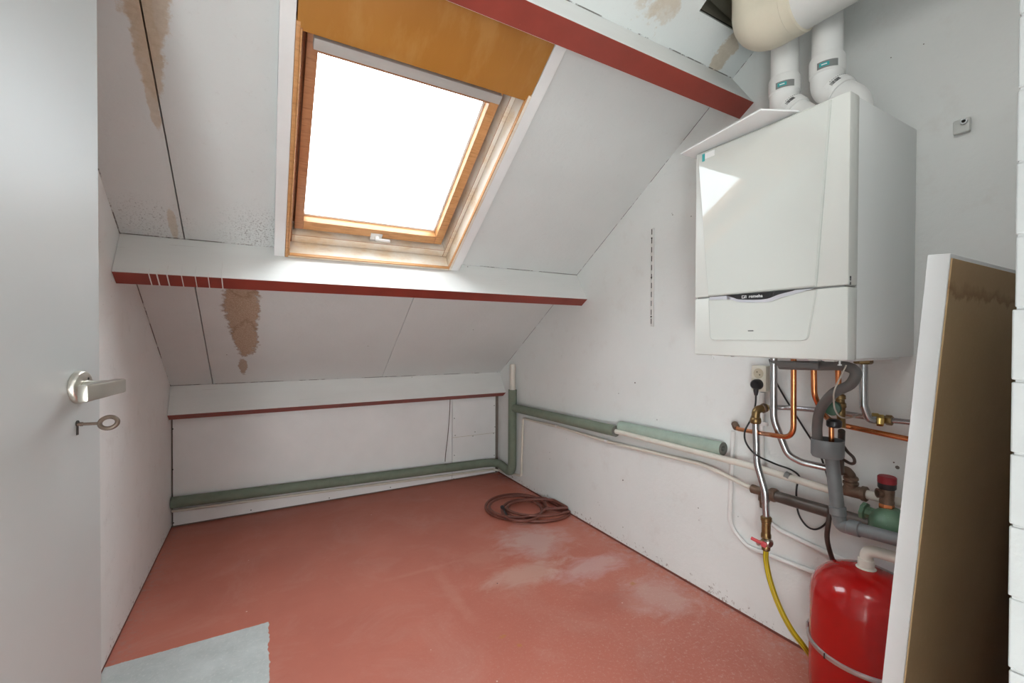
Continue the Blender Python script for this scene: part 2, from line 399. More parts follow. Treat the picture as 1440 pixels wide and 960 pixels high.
    def build(s, name, parent=None, origin=None, smooth=35, bevel=0.):
        bmesh.ops.recalc_face_normals(s.bm, faces=s.bm.faces[:])
        if bevel: bmesh.ops.bevel(s.bm, geom=[e for e in s.bm.edges if e.is_manifold and e.calc_face_angle(0) > .6], offset=bevel, segments=2, affect='EDGES', profile=.5)
        if origin is None and parent is not None: origin = parent['_o'] if '_o' in parent else None
        o_ = V(origin) if origin is not None else V((0, 0, 0))
        for v in s.bm.verts: v.co -= o_
        me = bpy.data.meshes.new(name); s.bm.to_mesh(me); s.bm.free()
        for m in s.mats: me.materials.append(MAT[m])
        if smooth:
            me.polygons.foreach_set('use_smooth', [True]*len(me.polygons)); me.set_sharp_from_angle(angle=radians(smooth))
        ob = bpy.data.objects.new(name, me); COL.objects.link(ob)
        if parent is not None: ob.parent = parent; ORG[ob] = o_
        else: ob.location = o_
        return ob
ORG = {}
def sub(mb, name, parent, **k):
    """child mesh: vertices are stored relative to the thing's base"""
    return mb.build(name, parent, origin=ORG[parent], **k)
def thing(name, label, cat, loc, group=None):
    o = bpy.data.objects.new(name, None); COL.objects.link(o); o.location = loc; o.empty_display_size = .05
    o['label'] = label; o['category'] = cat
    if group: o['group'] = group
    ORG[o] = V(loc); return o
def tag(o, label, cat, group=None):
    o['label'] = label; o['category'] = cat
    if group: o['group'] = group
    return o
def struct(mb, name, label=None, cat=None, parent=None, **k):
    o = mb.build(name, parent, **k) if parent is None else sub(mb, name, parent, **k)
    if parent is None: o['kind'] = 'structure'
    if label: o['label'] = label; o['category'] = cat
    if parent is None: ORG[o] = V((0, 0, 0))
    return o
def fillet(pts, r, n=7):
    """round the corners of a polyline"""
    pts = [V(p) for p in pts]; out = [pts[0]]
    for k in range(1, len(pts)-1):
        a, b, c = pts[k-1], pts[k], pts[k+1]; rr = r[k-1] if isinstance(r, (list, tuple)) else r
        u = (a-b); w = (c-b); lu, lw = u.length, w.length; u.normalize(); w.normalize()
        ang = u.angle(w); d = min(rr/tan(ang/2) if ang > .01 else 0, lu*.49, lw*.49)
        p, q = b+u*d, b+w*d
        for j in range(n+1):
            t = j/n; out.append(p*(1-t)**2 + b*2*t*(1-t) + q*t*t)
    out.append(pts[-1]); return out
def spline(pts, n=8):
    """Catmull-Rom through pts"""
    pts = [V(p) for p in pts]; P = [pts[0]*2-pts[1]] + pts + [pts[-1]*2-pts[-2]]; out = []
    for k in range(1, len(P)-2):
        for j in range(n):
            t = j/n; a, b, c, d = P[k-1:k+3]
            out.append((b*2 + (c-a)*t + (a*2-b*5+c*4-d)*t*t + (b*3-a-c*3+d)*t**3)*.5)
    out.append(pts[-1]); return out

# ================================================================== THE SETTING
m = MB(); m.box((-1.0, -1.55, -.12), (XR+.12, YB+.12, 0), 'floor'); struct(m, 'floor', smooth=0)
# right wall follows the roof slope
rnd0 = random.Random(11)
MAT['holeshade'] = simple('hole_in_plaster', (.17, .145, .125), .9)
def gable(x0, x1, mat, y0, name):
    m = MB(); pr = [(y0, -.0), (YB+.1, 0), (YB+.1, Z0-SL*(YB+.1)+.02), (y0, Z0-SL*y0+.02)]
    m.prism([V((x0, y, z)) for y, z in pr], (x1-x0, 0, 0), mat); return struct(m, name, smooth=0)
wr_ = gable(XR, XR+.10, 'wall', .116, 'wall_right')
# old screw holes and nicks in the right wall
m = MB()
for u, v, r in ((893, 538, .005), (870, 553, .003), (924, 590, .003), (773, 636, .003), (773, 645, .003), (797, 617, .002), (876, 675, .005), (841, 706, .002), (843, 710, .002), (982, 714, .003), (876, 741, .003), (983, 731, .002), (790, 500, .002), (1262, 657, .007), (1257, 650, .003), (946, 302, .003), (945, 300, .002), (972, 304, .003), (1038, 726, .002), (1253, 81, .002), (1299, 62, .002)):
    q = px(u, v, XR); k = rnd0.uniform(.7, 1.6)
    m.lathe((XR-.0006, q.y, q.z), (1, 0, 0), [(r*.8, 0), (r*.8, .004)], 'holeshade', seg=7)
sub_ = m.build('screw_hole', wr_, origin=(0, 0, 0), smooth=0)
gable(XL-.10, XL, 'wallL', .116, 'wall_left')
# knee wall: boards with open joints on a dark backing
m = MB(); zt = Z0-SL*YB-.03
m.box((XL, YB+.013, .001), (XR, YB+.06, zt), 'jointshade')
xj = py(636, 600, YB).x; xe = py(698.2, 600, YB).x-.010; xb = XL+.008
for x0, x1, z0, z1 in ((xb, xj-.002, .012, zt), (xj+.002, xe, .012, zt)):
    m.box((x0, YB, z0), (x1, YB+.012, z1), 'board')
for u, v in ((243, 603), (243, 660), (244, 735), (353, 717), (463, 700), (549, 685), (639, 588), (640, 612), (639, 640), (642, 658), (638, 673), (695, 570), (696, 600), (694, 609), (695, 640), (668, 607), (665, 613)):
    q = py(u, v, YB); m.lathe(q-V((0, .0008, 0)), (0, 1, 0), [(.0035, 0), (.0035, .002)], 'dark', seg=8)
m.box((xj+.004, YB-.0006, py(665, 612, YB).z), (xe-.002, YB+.001, py(665, 611.6, YB).z), 'socketwell')
struct(m, 'wall_back', smooth=0)
# front wall: painted brick jamb on the right, narrow jamb on the left, lintel above
CX, CY = .562, .115
m = MB()
rnd = random.Random(3)
ch = .0625; k = 0; z = 0.002
while z < 2.80:
    h = ch-.0020; dx, dy = rnd.uniform(-.0009, .0009), rnd.uniform(-.0008, .0008)
    if k % 2: segs = ((-.10, CY),)
    else: segs = ((-.10, -.002), (.003, CY))
    for a, b in segs: m.box((CX+dx, a, z), (CX+.10, b+dy, z+h), 'brick', bev=.0012)
    z += ch; k += 1
m.box((CX+.0016, -.0984, 0), (XR+.10, CY-.0016, Z0-SL*CY-.035), 'brick')
m.box((-.62, -.10, 0), (-.445, CY, Z0-SL*CY-.035), 'wallL')
m.box((-.445, -.10, 2.10), (CX+.004, CY-.004, Z0-SL*CY-.035), 'wallL')
m.box((1.37, CY-.003, 0), (XR, .232, 1.30), 'brick')
struct(m, 'wall_front', smooth=0)
# landing behind the doorway
m = MB(); m.box((-1.0, -1.55, 0), (1.3, -1.45, 2.5), 'board'); struct(m, 'wall_landing', smooth=0)
m = MB(); m.box((-1.1, -1.45, 0), (-1.0, -.10, 2.5), 'board'); m.box((-1.0, -.10, 0), (-.62, -.02, 2.5), 'board'); struct(m, 'wall_landing_left', smooth=0)
m = MB(); m.box((1.3, -1.45, 0), (1.4, -.10, 2.5), 'board'); struct(m, 'wall_landing_right', smooth=0)
m = MB(); m.box((-1.1, -1.55, 2.5), (1.4, -.20, 2.56), 'board'); struct(m, 'ceiling_landing', smooth=0)
# roof boards
TH = -.022
WX0, WX1, WY0, WY1 = .076, .824, 1.343, 2.113     # skylight opening (roof coordinates)
HX0, HX1, HY0, HY1 = 1.30, 1.605, .68, 1.00       # opening for the duct
m = MB(); xa, xz, ya, yz = XL-.02, XR+.02, -.20, YB+.05
S1, S2, S3, g = -.268, -.262, .715, .0022
ymid = 2.14
def rb(x0, x1, y0, y1):
    m.rbox(x0, x1, y0, y1, TH, 0, 'roof')
rb(xa, S1-g, ya, ymid); rb(S1+g, WX0, ya, ymid)
rb(WX0, WX1, ya, WY0); rb(WX0, WX1, WY1, ymid)
rb(WX1, xz, HY1, ymid); rb(WX1, HX0, ya, HY1); rb(HX1, xz, ya, HY1); rb(HX0, HX1, ya, HY0)
rb(xa, S2-g, ymid, yz); rb(S2+g, S3-g*.6, ymid, yz); rb(S3+g*.6, xz, ymid, yz)
for x0, x1, y0, y1 in ((xa, WX0, ya, yz), (WX1, HX0, ya, yz), (HX1, xz, ya, yz), (HX0, HX1, HY1, yz), (HX0, HX1, ya, HY0), (WX0, WX1, ya, WY0), (WX0, WX1, WY1, yz)):
    m.rbox(x0, x1, y0, y1, TH-.03, TH-.001, 'dark')
# dark shaft above the duct opening
for x0, x1, y0, y1 in ((HX0-.02, HX0, HY0, HY1), (HX1, HX1+.02, HY0, HY1), (HX0-.02, HX1+.02, HY1, HY1+.02), (HX0-.02, HX1+.02, HY0-.02, HY0)):
    m.rbox(x0, x1, y0, y1, -.40, TH, 'shaft')
m.rbox(HX0-.02, HX1+.02, HY0-.02, HY1+.02, -.42, -.40, 'dark')
MAT['shaft'] = simple('raw_dark_boarding', (.36, .33, .25), .8, var=.2, scale=12)
struct(m, 'ceiling', smooth=0)
# white cover strips beside the skylight
for k, (x0, x1) in enumerate(((.037, .0765), (.8235, .868))):
    m = MB(); m.rbox(x0, x1, 1.170, 2.1125, .0004, .048, 'white_trim')
    struct(m, 'trim_%d' % (k+1), smooth=0, bevel=.0015)

# ------------------------------------------------------------------ skylight
win = MB()
for a in ((.0770, .0885, WY0+.001, 2.1118, -.12, .050), (.8105, .8230, WY0+.001, 2.1118, -.12, .050)): win.rbox(*a, 'pine' if a[0] < .5 else 'pine_lit')
win.rbox(.0885, .8105, 2.1010, 2.1118, -.12, .050, 'pine_lit')
win.rbox(.0885, .8105, WY0+.001, 1.3540, -.12, .044, 'pine')
winO = struct(win, 'window_1', bevel=.0012)
def wpart(name, boxes, bevel=.0015, parent=None):
    mb = MB()
    for a in boxes: mb.rbox(*a)
    return sub(mb, name, parent or winO, bevel=bevel, smooth=30)
fr = wpart('window_frame', [(.0887, .1030, 1.356, 2.0990, -.12, -.028, 'pine_dark'), (.7900, .8103, 1.356, 2.0990, -.12, -.028, 'pine_lit'),
                       (.1032, .7898, 2.0640, 2.0990, -.12, -.028, 'pine_lit'), (.1032, .7898, 1.356, 1.366, -.12, -.028, 'pine_dark'),
                       (.1032, .118, 1.368, 2.062, -.125, -.106, 'pine_dark'), (.758, .7898, 1.368, 2.062, -.125, -.106, 'pine_dark'), (.1032, .7898, 2.03, 2.062, -.125, -.106, 'pine_dark')])
# narrow beads on the inner edges of the lining
bd = wpart('lining_bead', [(.0887, .0935, 1.356, 2.100, .040, .0535, 'pine'), (.8055, .8103, 1.356, 2.100, .040, .0535, 'pine'), (.0887, .8103, 2.0955, 2.1008, .040, .0535, 'pine')], bevel=.001)
sa = wpart('sash', [(.1125, .1450, 1.370, 2.0440, -.104, -.042, 'pine_dark'), (.7270, .7650, 1.370, 2.0440, -.104, -.042, 'pine'),
                    (.1452, .7268, 2.0060, 2.0440, -.104, -.042, 'pine'), (.1452, .7268, 1.370, 1.4360, -.104, -.042, 'pine_dark')])
# glazing bead on the outside of the pane
gb = wpart('glazing_strip', [(.7180, .7268, 1.438, 2.005, -.0835, -.079, 'white_trim'), (.1452, .7180, 1.998, 2.005, -.0835, -.079, 'white_trim')], bevel=.0008)
gl = wpart('glass', [(.1455, .7265, 1.437, 2.0055, -.089, -.085, 'glass')], bevel=0)
vf = wpart('ventilation_flap', [(.128, .752, 1.392, 1.4195, -.0415, -.012, 'flapshaded')], bevel=.003)
# lock handle on the bottom rail
q = proof(529, 332, -.042); xq = q.x; yq = q.y + (-.042)*sin(A)
def rvec(dx, dy, dn): return V((dx, 0, 0)) - UPS*dy + NIN*dn     # dy: down the slope
c0 = rp(xq, yq, -.042)
mb = MB(); mb.obox(c0+NIN*.002, V((.026, 0, 0)), UPS*.017, NIN*.002, 'whitemetal', bev=.001)
mb.obox(c0+NIN*.0015-UPS*.022, V((.024, 0, 0)), UPS*.007, NIN*.0015, 'zinc', bev=.0008)
wh = sub(mb, 'window_handle', winO)
mb = MB(); mb.lathe(c0+NIN*.004-UPS*.004+V((.004, 0, 0)), NIN, [(.011, 0), (.011, .012), (.008, .018)], 'whitemetal', seg=20)
mb.obox(c0+NIN*.018-UPS*.004+V((.030, 0, 0)), V((.032, 0, 0)), UPS*.0065-V((.001, 0, 0)), NIN*.004, 'whitemetal', bev=.002)
sub(mb, 'lever', wh)
# varnished plywood above the skylight
m = MB(); m.rbox(.0800, .8210, 1.172, 1.3625, .030, .0475, 'ply')
m.rbox(.08, .821, 1.172, 1.34, .0005, .030, 'pine_dark')
tag(m.build('plywood_panel', origin=rp(.45, 1.27, .04), bevel=.0008), 'varnished orange plywood panel above the skylight, under the upper red beam', 'panel')

# ------------------------------------------------------------------ roof beams
BEAM = ((3.1, .182, .0563), (2.1135, .183, .0633), (1.1097, .1637, .0701))
labels = ('white beam with thin red underside along the top of the low back wall',
          'white and red roof beam below the skylight, with white paint drips',
          'broad red roof beam crossing the picture above the skylight')
ca = cos(A)
for k, (y0, d, w) in enumerate(BEAM):
    m = MB(); y1 = y0 + w*ca
    m.rbox(XL+.001, XR-.001, y0, y1, .0005, d-.0012, 'beamwhite')
    m.rbox(XL+.001, XR-.001, y0-.0006, y1+.0006, d-.0012, d+.0008, 'redpaint')
    if k == 1:
        for u in (211, 222, 236, 256, 275, 293, 312):
            q = pplane(u, 391, rp(0, 0, d), NIN); x = q.x
            wv = random.uniform(.0014, .0024)
            m.rbox(x-wv, x+wv, y0-.0010, y1+.0004, d+.0008, d+.0018, 'drip')
            m.rbox(x-wv*1.4, x+wv*1.4, y1-.003, y1+.0012, d+.0006, d+.0026, 'drip')
            m.rbox(x-wv*.7, x+wv*.7, y0-.0016, y0, d-random.uniform(.01, .10), d+.001, 'drip')
    tag(m.build('roof_beam', origin=rp((XL+XR)/2, y0, d/2), smooth=0, bevel=.0008), labels[k], 'beam', )

# ------------------------------------------------------------------ door
DH = radians(11.4); dd = V((sin(DH), cos(DH), 0)); dn = V((cos(DH), -sin(DH), 0))
D0 = V((-.262, .953, 0))                         # rosette foot on the door face
up = V((0, 0, 1))
m = MB(); s0, s1 = -.775, .065
c = D0 + dd*((s0+s1)/2) - dn*.020; c.z = 1.045
m.obox(c, dd*((s1-s0)/2), dn*.020, up*1.035, 'door', bev=.0018)
door = struct(m, 'door_1', smooth=30)
ph = pplane(109, 544, D0, dn)
mb = MB(); mb.lathe(ph+dn*.0003, dn, [(.0262, 0), (.0262, .006), (.0245, .0085), (.0235, .009)], 'nickel', seg=40)
for a in (.9, 4.0):
    mb.lathe(ph+dn*.009+dd*(.016*cos(a))+up*(.016*sin(a)), dn, [(.0022, 0), (.0022, .0006)], 'dark', seg=10)
hd = sub(mb, 'door_handle', door)
mb = MB()
mb.tube([ph+dn*.009, ph+dn*.020, ph+dn*.045], [.0105, .0098, .0105], 'nickel', seg=20)
e0 = ph+dn*.052+dd*.010; e1 = ph+dn*.058-dd*.105
def lev(p, hh, tt): return [p-up*hh-dn*tt, p+up*hh-dn*tt, p+up*hh+dn*tt, p-up*hh+dn*tt]
a_, b_ = lev(e0, .0115, .0085), lev(e1, .0125, .0065)
mb.hull8(a_+b_, 'nickel')
sub(mb, 'lever', hd, bevel=.003)
pk = pplane(108.5, 600, D0, dn)
mb = MB(); mb.lathe(pk+up*.0055+dn*.0002, dn, [(.0050, 0), (.0050, .0008)], 'dark', seg=16); mb.obox(pk-up*.003+dn*.0005, dd*.0024, up*.010, dn*.0004, 'dark')
sub(mb, 'keyhole', door)
kt = thing('key', 'old brown metal key sticking out of the keyhole of the white door', 'key', pk)
mb = MB(); mb.tube([pk+up*.004+dn*.001, pk+up*.004+dn*.029], .0024, 'keymetal', seg=12); mb.lathe(pk+up*.004+dn*.004, dn, [(.0034, 0), (.0034, .003)], 'keymetal', seg=14)
sub(mb, 'key_shaft', kt)
mb = MB(); kc = pk+up*.0045+dn*.041
ring = [kc+dn*(.0118*cos(t))+(up*.0088+dd*.0035)*sin(t) for t in [2*pi*j/28 for j in range(29)]]
mb.tube(ring, .0034, 'keymetal', seg=10, cap=False)
sub(mb, 'key_bow', kt)

# ================================================================== BOILER
BX, BY0, BY1, BZ0, BZ1 = 1.247, .527, .968, H-.057, H+.606
boiler = thing('boiler', 'white wall-hung gas boiler with gloss front and black brand strip', 'boiler', (XR, (BY0+BY1)/2, BZ0))
m = MB(); m.box((BX+.052, BY0+.003, BZ0+.004), (XR-.002, BY1-.003, BZ1-.002), 'boilerside', bev=.003); sub(m, 'casing', boiler)
def fp(u, v, x=BX): return px(u, v, x)
zs = lambda y: fp(976, 419).z + (fp(1195, 402).z-fp(976, 419).z)*(BY1-y)/(BY1-BY0)   # split line
zsm = (zs(BY0)+zs(BY1))/2
m = MB(); m.box((BX, BY0, zsm+.0016), (BX+.050, BY1, BZ1), 'boiler', bev=.006); sub(m, 'front_cover', boiler)
m = MB(); m.box((BX, BY0, BZ0), (BX+.050, BY1, zsm-.0016), 'boiler', bev=.006)
m.box((BX+.004, BY0+.01, zsm-.003), (BX+.045, BY1-.01, zsm+.003), 'stickergrey')
lower = sub(m, 'lower_cover', boiler)
# raised gloss panel, narrowing downwards, and the flap below it
yl1, yr1 = BY1-.012, fp(1170, 140).y; yl0, yr0 = fp(997, 418).y, fp(1149, 408).y
def panel(mb, loop, x0, x1, mat, inset=.003):
    n = len(loop); cy_ = sum(p[0] for p in loop)/n; cz_ = sum(p[1] for p in loop)/n
    i = mb.mi(mat); rings = []
    for xx, k_ in ((x0, 0), (x0-(x0-x1)*.6, .0), (x1, 1)):
        rr = []
        for y, z in loop:
            d = V((y-cy_, z-cz_)); L = d.length; d = d*((L-inset*k_)/L); rr.append(mb.bm.verts.new((xx, cy_+d.x, cz_+d.y)))
        rings.append(rr)
    for a, b in zip(rings, rings[1:]):
        for j in range(n): f = mb.bm.faces.new((a[j], a[(j+1) % n], b[(j+1) % n], b[j])); f.material_index = i
    for rg in (rings[0][::-1], rings[-1]): f = mb.bm.faces.new(rg); f.material_index = i
m = MB(); panel(m, [(yl1, BZ1-.006), (yr1, BZ1-.006), (yr0, zsm+.003), (yl0, zsm+.003)], BX+.001, BX-.0075, 'boilergloss', .005)
sub(m, 'gloss_panel', boiler, smooth=20)
yb0, yb1 = fp(999, 470).y, fp(1137, 472).y; zb = fp(1060, 478).z
def rl(pts, r=.014, n=5):
    q = fillet([V((p[0], p[1], 0)) for p in pts], r, n); return [(v.x, v.y) for v in q]
loop = [(yl0, zsm-.004)] + rl([(yl0, zsm-.004), (yb0, zb), (yb1, zb), (yr0, zsm-.004)], .016)[1:-1] + [(yr0, zsm-.004)]
m = MB(); panel(m, loop, BX+.001, BX-.0045, 'boilergloss'); flap = sub(m, 'control_flap', boiler, smooth=20)
mb = MB(); q = fp(1057, 465); mb.box((BX-.0058, q.y-.008, q.z-.0012), (BX-.0040, q.y+.008, q.z+.0012), 'black'); sub(mb, 'indicator_slot', flap)
# brand strip: silver swoosh with black centre
def strip(us, name, mat, x0, x1, parent):
    mb = MB(); top, bot = us
    T = [fp(*p, BX-.006) for p in top]; B = [fp(*p, BX-.006) for p in bot]
    T = spline(T, 6); B = spline(B, 6); n_ = min(len(T), len(B)); i = mb.mi(mat)
    for k in range(n_-1):
        q4 = [T[k], T[k+1], B[k+1], B[k]]
        mb.hull8([V((x0, p.y, p.z)) for p in q4]+[V((x1, p.y, p.z)) for p in q4], mat)
    bmesh.ops.remove_doubles(mb.bm, verts=mb.bm.verts[:], dist=1e-5)
    return sub(mb, name, parent, smooth=25)
band = strip((((998, 417.5), (1025, 415.6), (1060, 412.6), (1100, 409.4), (1144, 405.4)), ((998, 421.5), (1025, 421), (1042, 424.8), (1080, 424.2), (1104, 416.8), (1144, 411))), 'brand_strip', 'silver', BX-.0048, BX-.0066, boiler)
band = [o for o in boiler.children if o.name.startswith('brand_strip')][0] if boiler.children else None
bk = strip((((1022, 415.6), (1040, 414.3), (1060, 412.5), (1080, 410.9), (1100, 409.2), (1118, 407.8)), ((1024, 416.2), (1032, 418.6), (1042, 421.0), (1075, 420.6), (1096, 413.8), (1116, 408.6))), 'black_inlay', 'black', BX-.0060, BX-.0074, ORG and band)
def text_mesh(body, size, origin, right, upv, mat, name, parent, depth=.0006, stretch=1.):
    cu = bpy.data.curves.new(name, 'FONT'); cu.body = body; cu.size = size; cu.extrude = depth/2; cu.align_x = 'LEFT'; cu.offset = size*.012
    tmp = bpy.data.objects.new(name+'_src', cu); COL.objects.link(tmp)
    dg = bpy.context.evaluated_depsgraph_get(); dg.update()
    me = bpy.data.meshes.new_from_object(tmp.evaluated_get(dg)); bpy.data.objects.remove(tmp)
    nrm = right.cross(upv)
    for v in me.vertices: v.co = V(origin) + right*(v.co.x*stretch) + upv*v.co.y + nrm*(v.co.z+depth/2) - ORG[parent]
    me.name = name; me.materials.clear(); me.materials.append(MAT[mat])
    o = bpy.data.objects.new(name, me); COL.objects.link(o); o.parent = parent; ORG[o] = ORG[parent]; return o
ta = fp(1053, 418.6, BX-.0074); tb = fp(1074.5, 417.4, BX-.0074)
rt = V((0, tb.y-ta.y, tb.z-ta.z)).normalized(); ut = V((-1, 0, 0)).cross(rt)
t_ = text_mesh('remeha', .0125, ta, rt, ut, 'logowhite', 'brand_lettering', band, stretch=(tb-ta).length/.0420)
e_ = fp(1043, 419.4, BX-.0074)
mb = MB()
def eb(a, b, w, h): c_ = e_+rt*a+ut*b; mb.obox(c_-V((.0003, 0, 0)), rt*w, ut*h, V((.0003, 0, 0)), 'logowhite')
eb(.0012, .0040, .0007, .0040); eb(.0045, .0075, .0035, .0007); eb(.0045, .0005, .0035, .0007); eb(.0078, .0020, .0007, .0020); eb(.0105, .0040, .0007, .0040); eb(.0120, .0075, .0018, .0007); eb(.0138, .0060, .0006, .0016); eb(.0138, .0018, .0006, .0020)
sub(mb, 'brand_emblem', band)
# small print on the side edge and the blue sticker on the gloss panel
mb = MB(); q = py(1193.5, 393, BY0)
for k_, (dz, hz) in enumerate(((.006, .0035), (.0, .0018), (-.006, .0012), (-.010, .0016))): mb.box((BX+.006, BY0-.0006, q.z+dz-hz), (BX+.012, BY0+.0005, q.z+dz+hz), 'black')
sub(mb, 'type_print', boiler)
mb = MB(); q = fp(991.5, 222.5); mb.box((BX-.0082, q.y-.0048, q.z-.012), (BX-.0072, q.y+.0048, q.z+.012), 'teal'); mb.box((BX-.0082, q.y-.040, q.z-.006), (BX-.0073, q.y-.0055, q.z+.012), 'paper')
sub(mb, 'energy_sticker', boiler)
# underside: drip tray lip, screws, connection nuts
mb = MB(); mb.box((BX+.07, BY0+.02, BZ0-.004), (XR-.05, BY1-.02, BZ0+.006), 'boilerside', bev=.002)
for u, v in ((1025, 503), (1145, 511), (1168, 512)):
    q = px(u, v, BX+.02); mb.box((BX+.012, q.y-.012, BZ0-.004), (BX+.03, q.y+.012, BZ0+.001), 'boiler', bev=.001)
sub(mb, 'underside_tray', boiler)
for u in (1002, 1181):
    q = px(u, 500, BX+.02); mb = MB()
    mb.lathe((BX+.02, q.y, BZ0-.013), up, [(.0045, 0), (.0045, .003), (.0022, .0035), (.0022, .014)], 'whitemetal', seg=12); sub(mb, 'cover_screw', boiler)

# flat white sheet lying on top of the boiler, overhanging the front edge
ts = BZ1+.001
P = [pz(957, 217, ts), pz(1070, 155, ts), pz(1121, 157, ts)]
m = MB()
loop = [P[0], P[1], P[2], V((BX+.02, P[2].y, ts)), V((BX+.16, BY1-.17, ts)), V((BX+.16, P[0].y+.0, ts))]
m.prism(loop, (0, 0, .005), 'white_trim')
tag(m.build('sheet', origin=(BX+.05, BY1-.1, ts), smooth=0, bevel=.001), 'thin flat white sheet overhanging the top front edge of the boiler', 'sheet')

# ------------------------------------------------------------------ flue pipes
PX = 1.505; PR = .043
for k, (uc, uyo, ulab, dyy) in enumerate(((1104, 70, 344, .826), (1160.5, 50, 290, .700))):
    yc = dyy; zt_ = [H+.858, H+.856][k]                        # top of the elbow socket
    zl = zt_-.085
    t = thing('flue_pipe', ('left white plastic flue pipe rising from the boiler top, farther from the camera', 'right white plastic flue pipe rising from the boiler top, nearer the camera')[k], 'pipe', (PX, yc, BZ1), 'white flue pipes on the boiler')
    mb = MB(); mb.lathe((PX, yc, zt_-.01), up, [(PR-.003, 0), (PR-.003, [.30, .40][k])], 'pvcwhite', seg=36); sub(mb, 'pipe', t)
    y2 = yc-.078; z2 = zl-.078
    path = fillet([V((PX, yc, zt_)), V((PX, yc, zl-.005)), V((PX-.012, y2, z2-.008)), V((PX-.012, y2, BZ1+.001))], .05, 8)
    mb = MB(); mb.tube(path, PR, 'pvcwhite', seg=36)
    mb.lathe((PX, yc, zt_-.055), up, [(PR, 0), (PR+.0035, .004), (PR+.0035, .05), (PR+.001, .056)], 'pvcwhite', seg=36)
    dirn = V((-.012, -.062, -.062)).normalized(); cc_ = V((PX-.006, yc-.022, zl-.026))
    mb.lathe(cc_, dirn, [(PR, -.004), (PR+.004, 0), (PR+.004, .030), (PR, .036)], 'pvcwhite', seg=36)
    el = sub(mb, 'elbow', t)
    toc = V((-PX, -yc, 0)); a0 = -.62
    mb = MB(); cz_ = zt_-.048
    cl = V((PX, yc, 0))
    mb.sector((PX, yc, cz_), up, PR+.0037, 0, .021, -.55, .60, toc, 'stickergrey'); mb.sector((PX, yc, cz_), up, PR+.0043, .005, .016, -.42, .12, toc, 'teal'); mb.sector((PX, yc, cz_), up, PR+.0047, .009, .012, -.30, 0., toc, 'paper')
    sub(mb, 'brand_label', el)
    mb = MB(); mb.sector(cc_, dirn, PR+.0042, .002, .028, -.75, .75, V((-1, -.3, .9)), 'paper')
    rb_ = random.Random(5)
    tcur = -.05
    while tcur < .52:
        w_ = rb_.choice((.012, .02, .03)); mb.sector(cc_, dirn, PR+.0049, .012, .024, tcur, tcur+w_, V((-1, -.3, .9)), 'black', seg=2); tcur += w_+rb_.choice((.015, .022))
    for k2 in range(9): mb.sector(cc_, dirn, PR+.0049, .006, .008, -.62+k2*.12, -.55+k2*.12, V((-1, -.3, .9)), 'stickergrey', seg=2)
    sub(mb, 'barcode_label', el)

# ------------------------------------------------------------------ ventilation duct
DX, DZ, DR = 1.375, H+.985, .076
t = thing('ventilation_duct', 'large round duct under the roof bending up into a dark hole', 'duct', (DX, .5, DZ))
mb = MB(); mb.tube([V((DX, .117, DZ)), V((DX, .73, DZ))], DR, 'duct', seg=48); sub(mb, 'pipe', t)
path = fillet([V((DX, .715, DZ)), V((DX, .832, DZ)), V((DX, .832, DZ+.42))], .112, 14)
mb = MB(); mb.tube(path, DR+.005, 'ductbeige', seg=48); mb.lathe((DX, .706, DZ), (0, 1, 0), [(DR+.001, 0), (DR+.006, .003), (DR+.006, .028), (DR+.004, .03)], 'ductbeige', seg=48)
sub(mb, 'elbow', t)

# ------------------------------------------------------------------ wall rail, wall plate
a = px(919.5, 321, XR); b = px(917.5, 459, XR); ym = (a.y+b.y)/2; hw = .0085
m = MB(); m.box((XR-.009, ym-hw, b.z), (XR-.0005, ym+hw, a.z), 'railmetal', bev=.0015)
L = a.z-b.z; n_ = 11
for k in range(n_):
    zc = b.z+L*(k+.6)/n_; 
    m.box((XR-.0096, ym-.0001, zc-.013), (XR-.0085, ym+.0042, zc+.013), 'dark')
for fz in (.1, .5, .9):
    m.lathe((XR-.0105, ym+.002, b.z+L*fz), (1, 0, 0), [(.0042, 0), (.0042, .002)], 'dark', seg=10)
tag(m.build('shelf_rail', origin=(XR, ym, b.z)), 'short vertical slotted white shelf rail on the right wall beside the boiler', 'rail')
q = px(1352, 176, XR-.012); m = MB()
m.box((XR-.014, q.y-.017, q.z-.021), (XR-.0005, q.y+.017, q.z+.017), 'blockpaint', bev=.004)
tw = thing('wall_block', 'small white block with an open dark hole on the wall right of the boiler', 'block', (XR, q.y, q.z)); sub(m, 'block', tw)
m = MB(); m.lathe((XR-.0145, q.y-.006, q.z+.006), (-1, 0, .1), [(.0075, 0), (.0075, .006), (.0045, .006), (.0045, .001)], 'zinc', seg=20); m.lathe((XR-.0150, q.y-.006, q.z+.006), (-1, 0, .1), [(.0045, 0), (.0045, .0012)], 'dark', seg=16)
sub(m, 'socket_sleeve', tw)

# ================================================================== PIPES ON THE WALLS
def pipe(name, label, cat, pts, r, mat, fil=.03, base=None, seg=16, group=None, smooth_path=False, make=True):
    path = spline(pts, 8) if smooth_path else fillet(pts, fil)
    m = MB(); m.tube(path, r, mat, seg=seg); o = m.build(name, origin=pts[0]); tag(o, label, cat, group); ORG[o] = V(pts[0]); return o
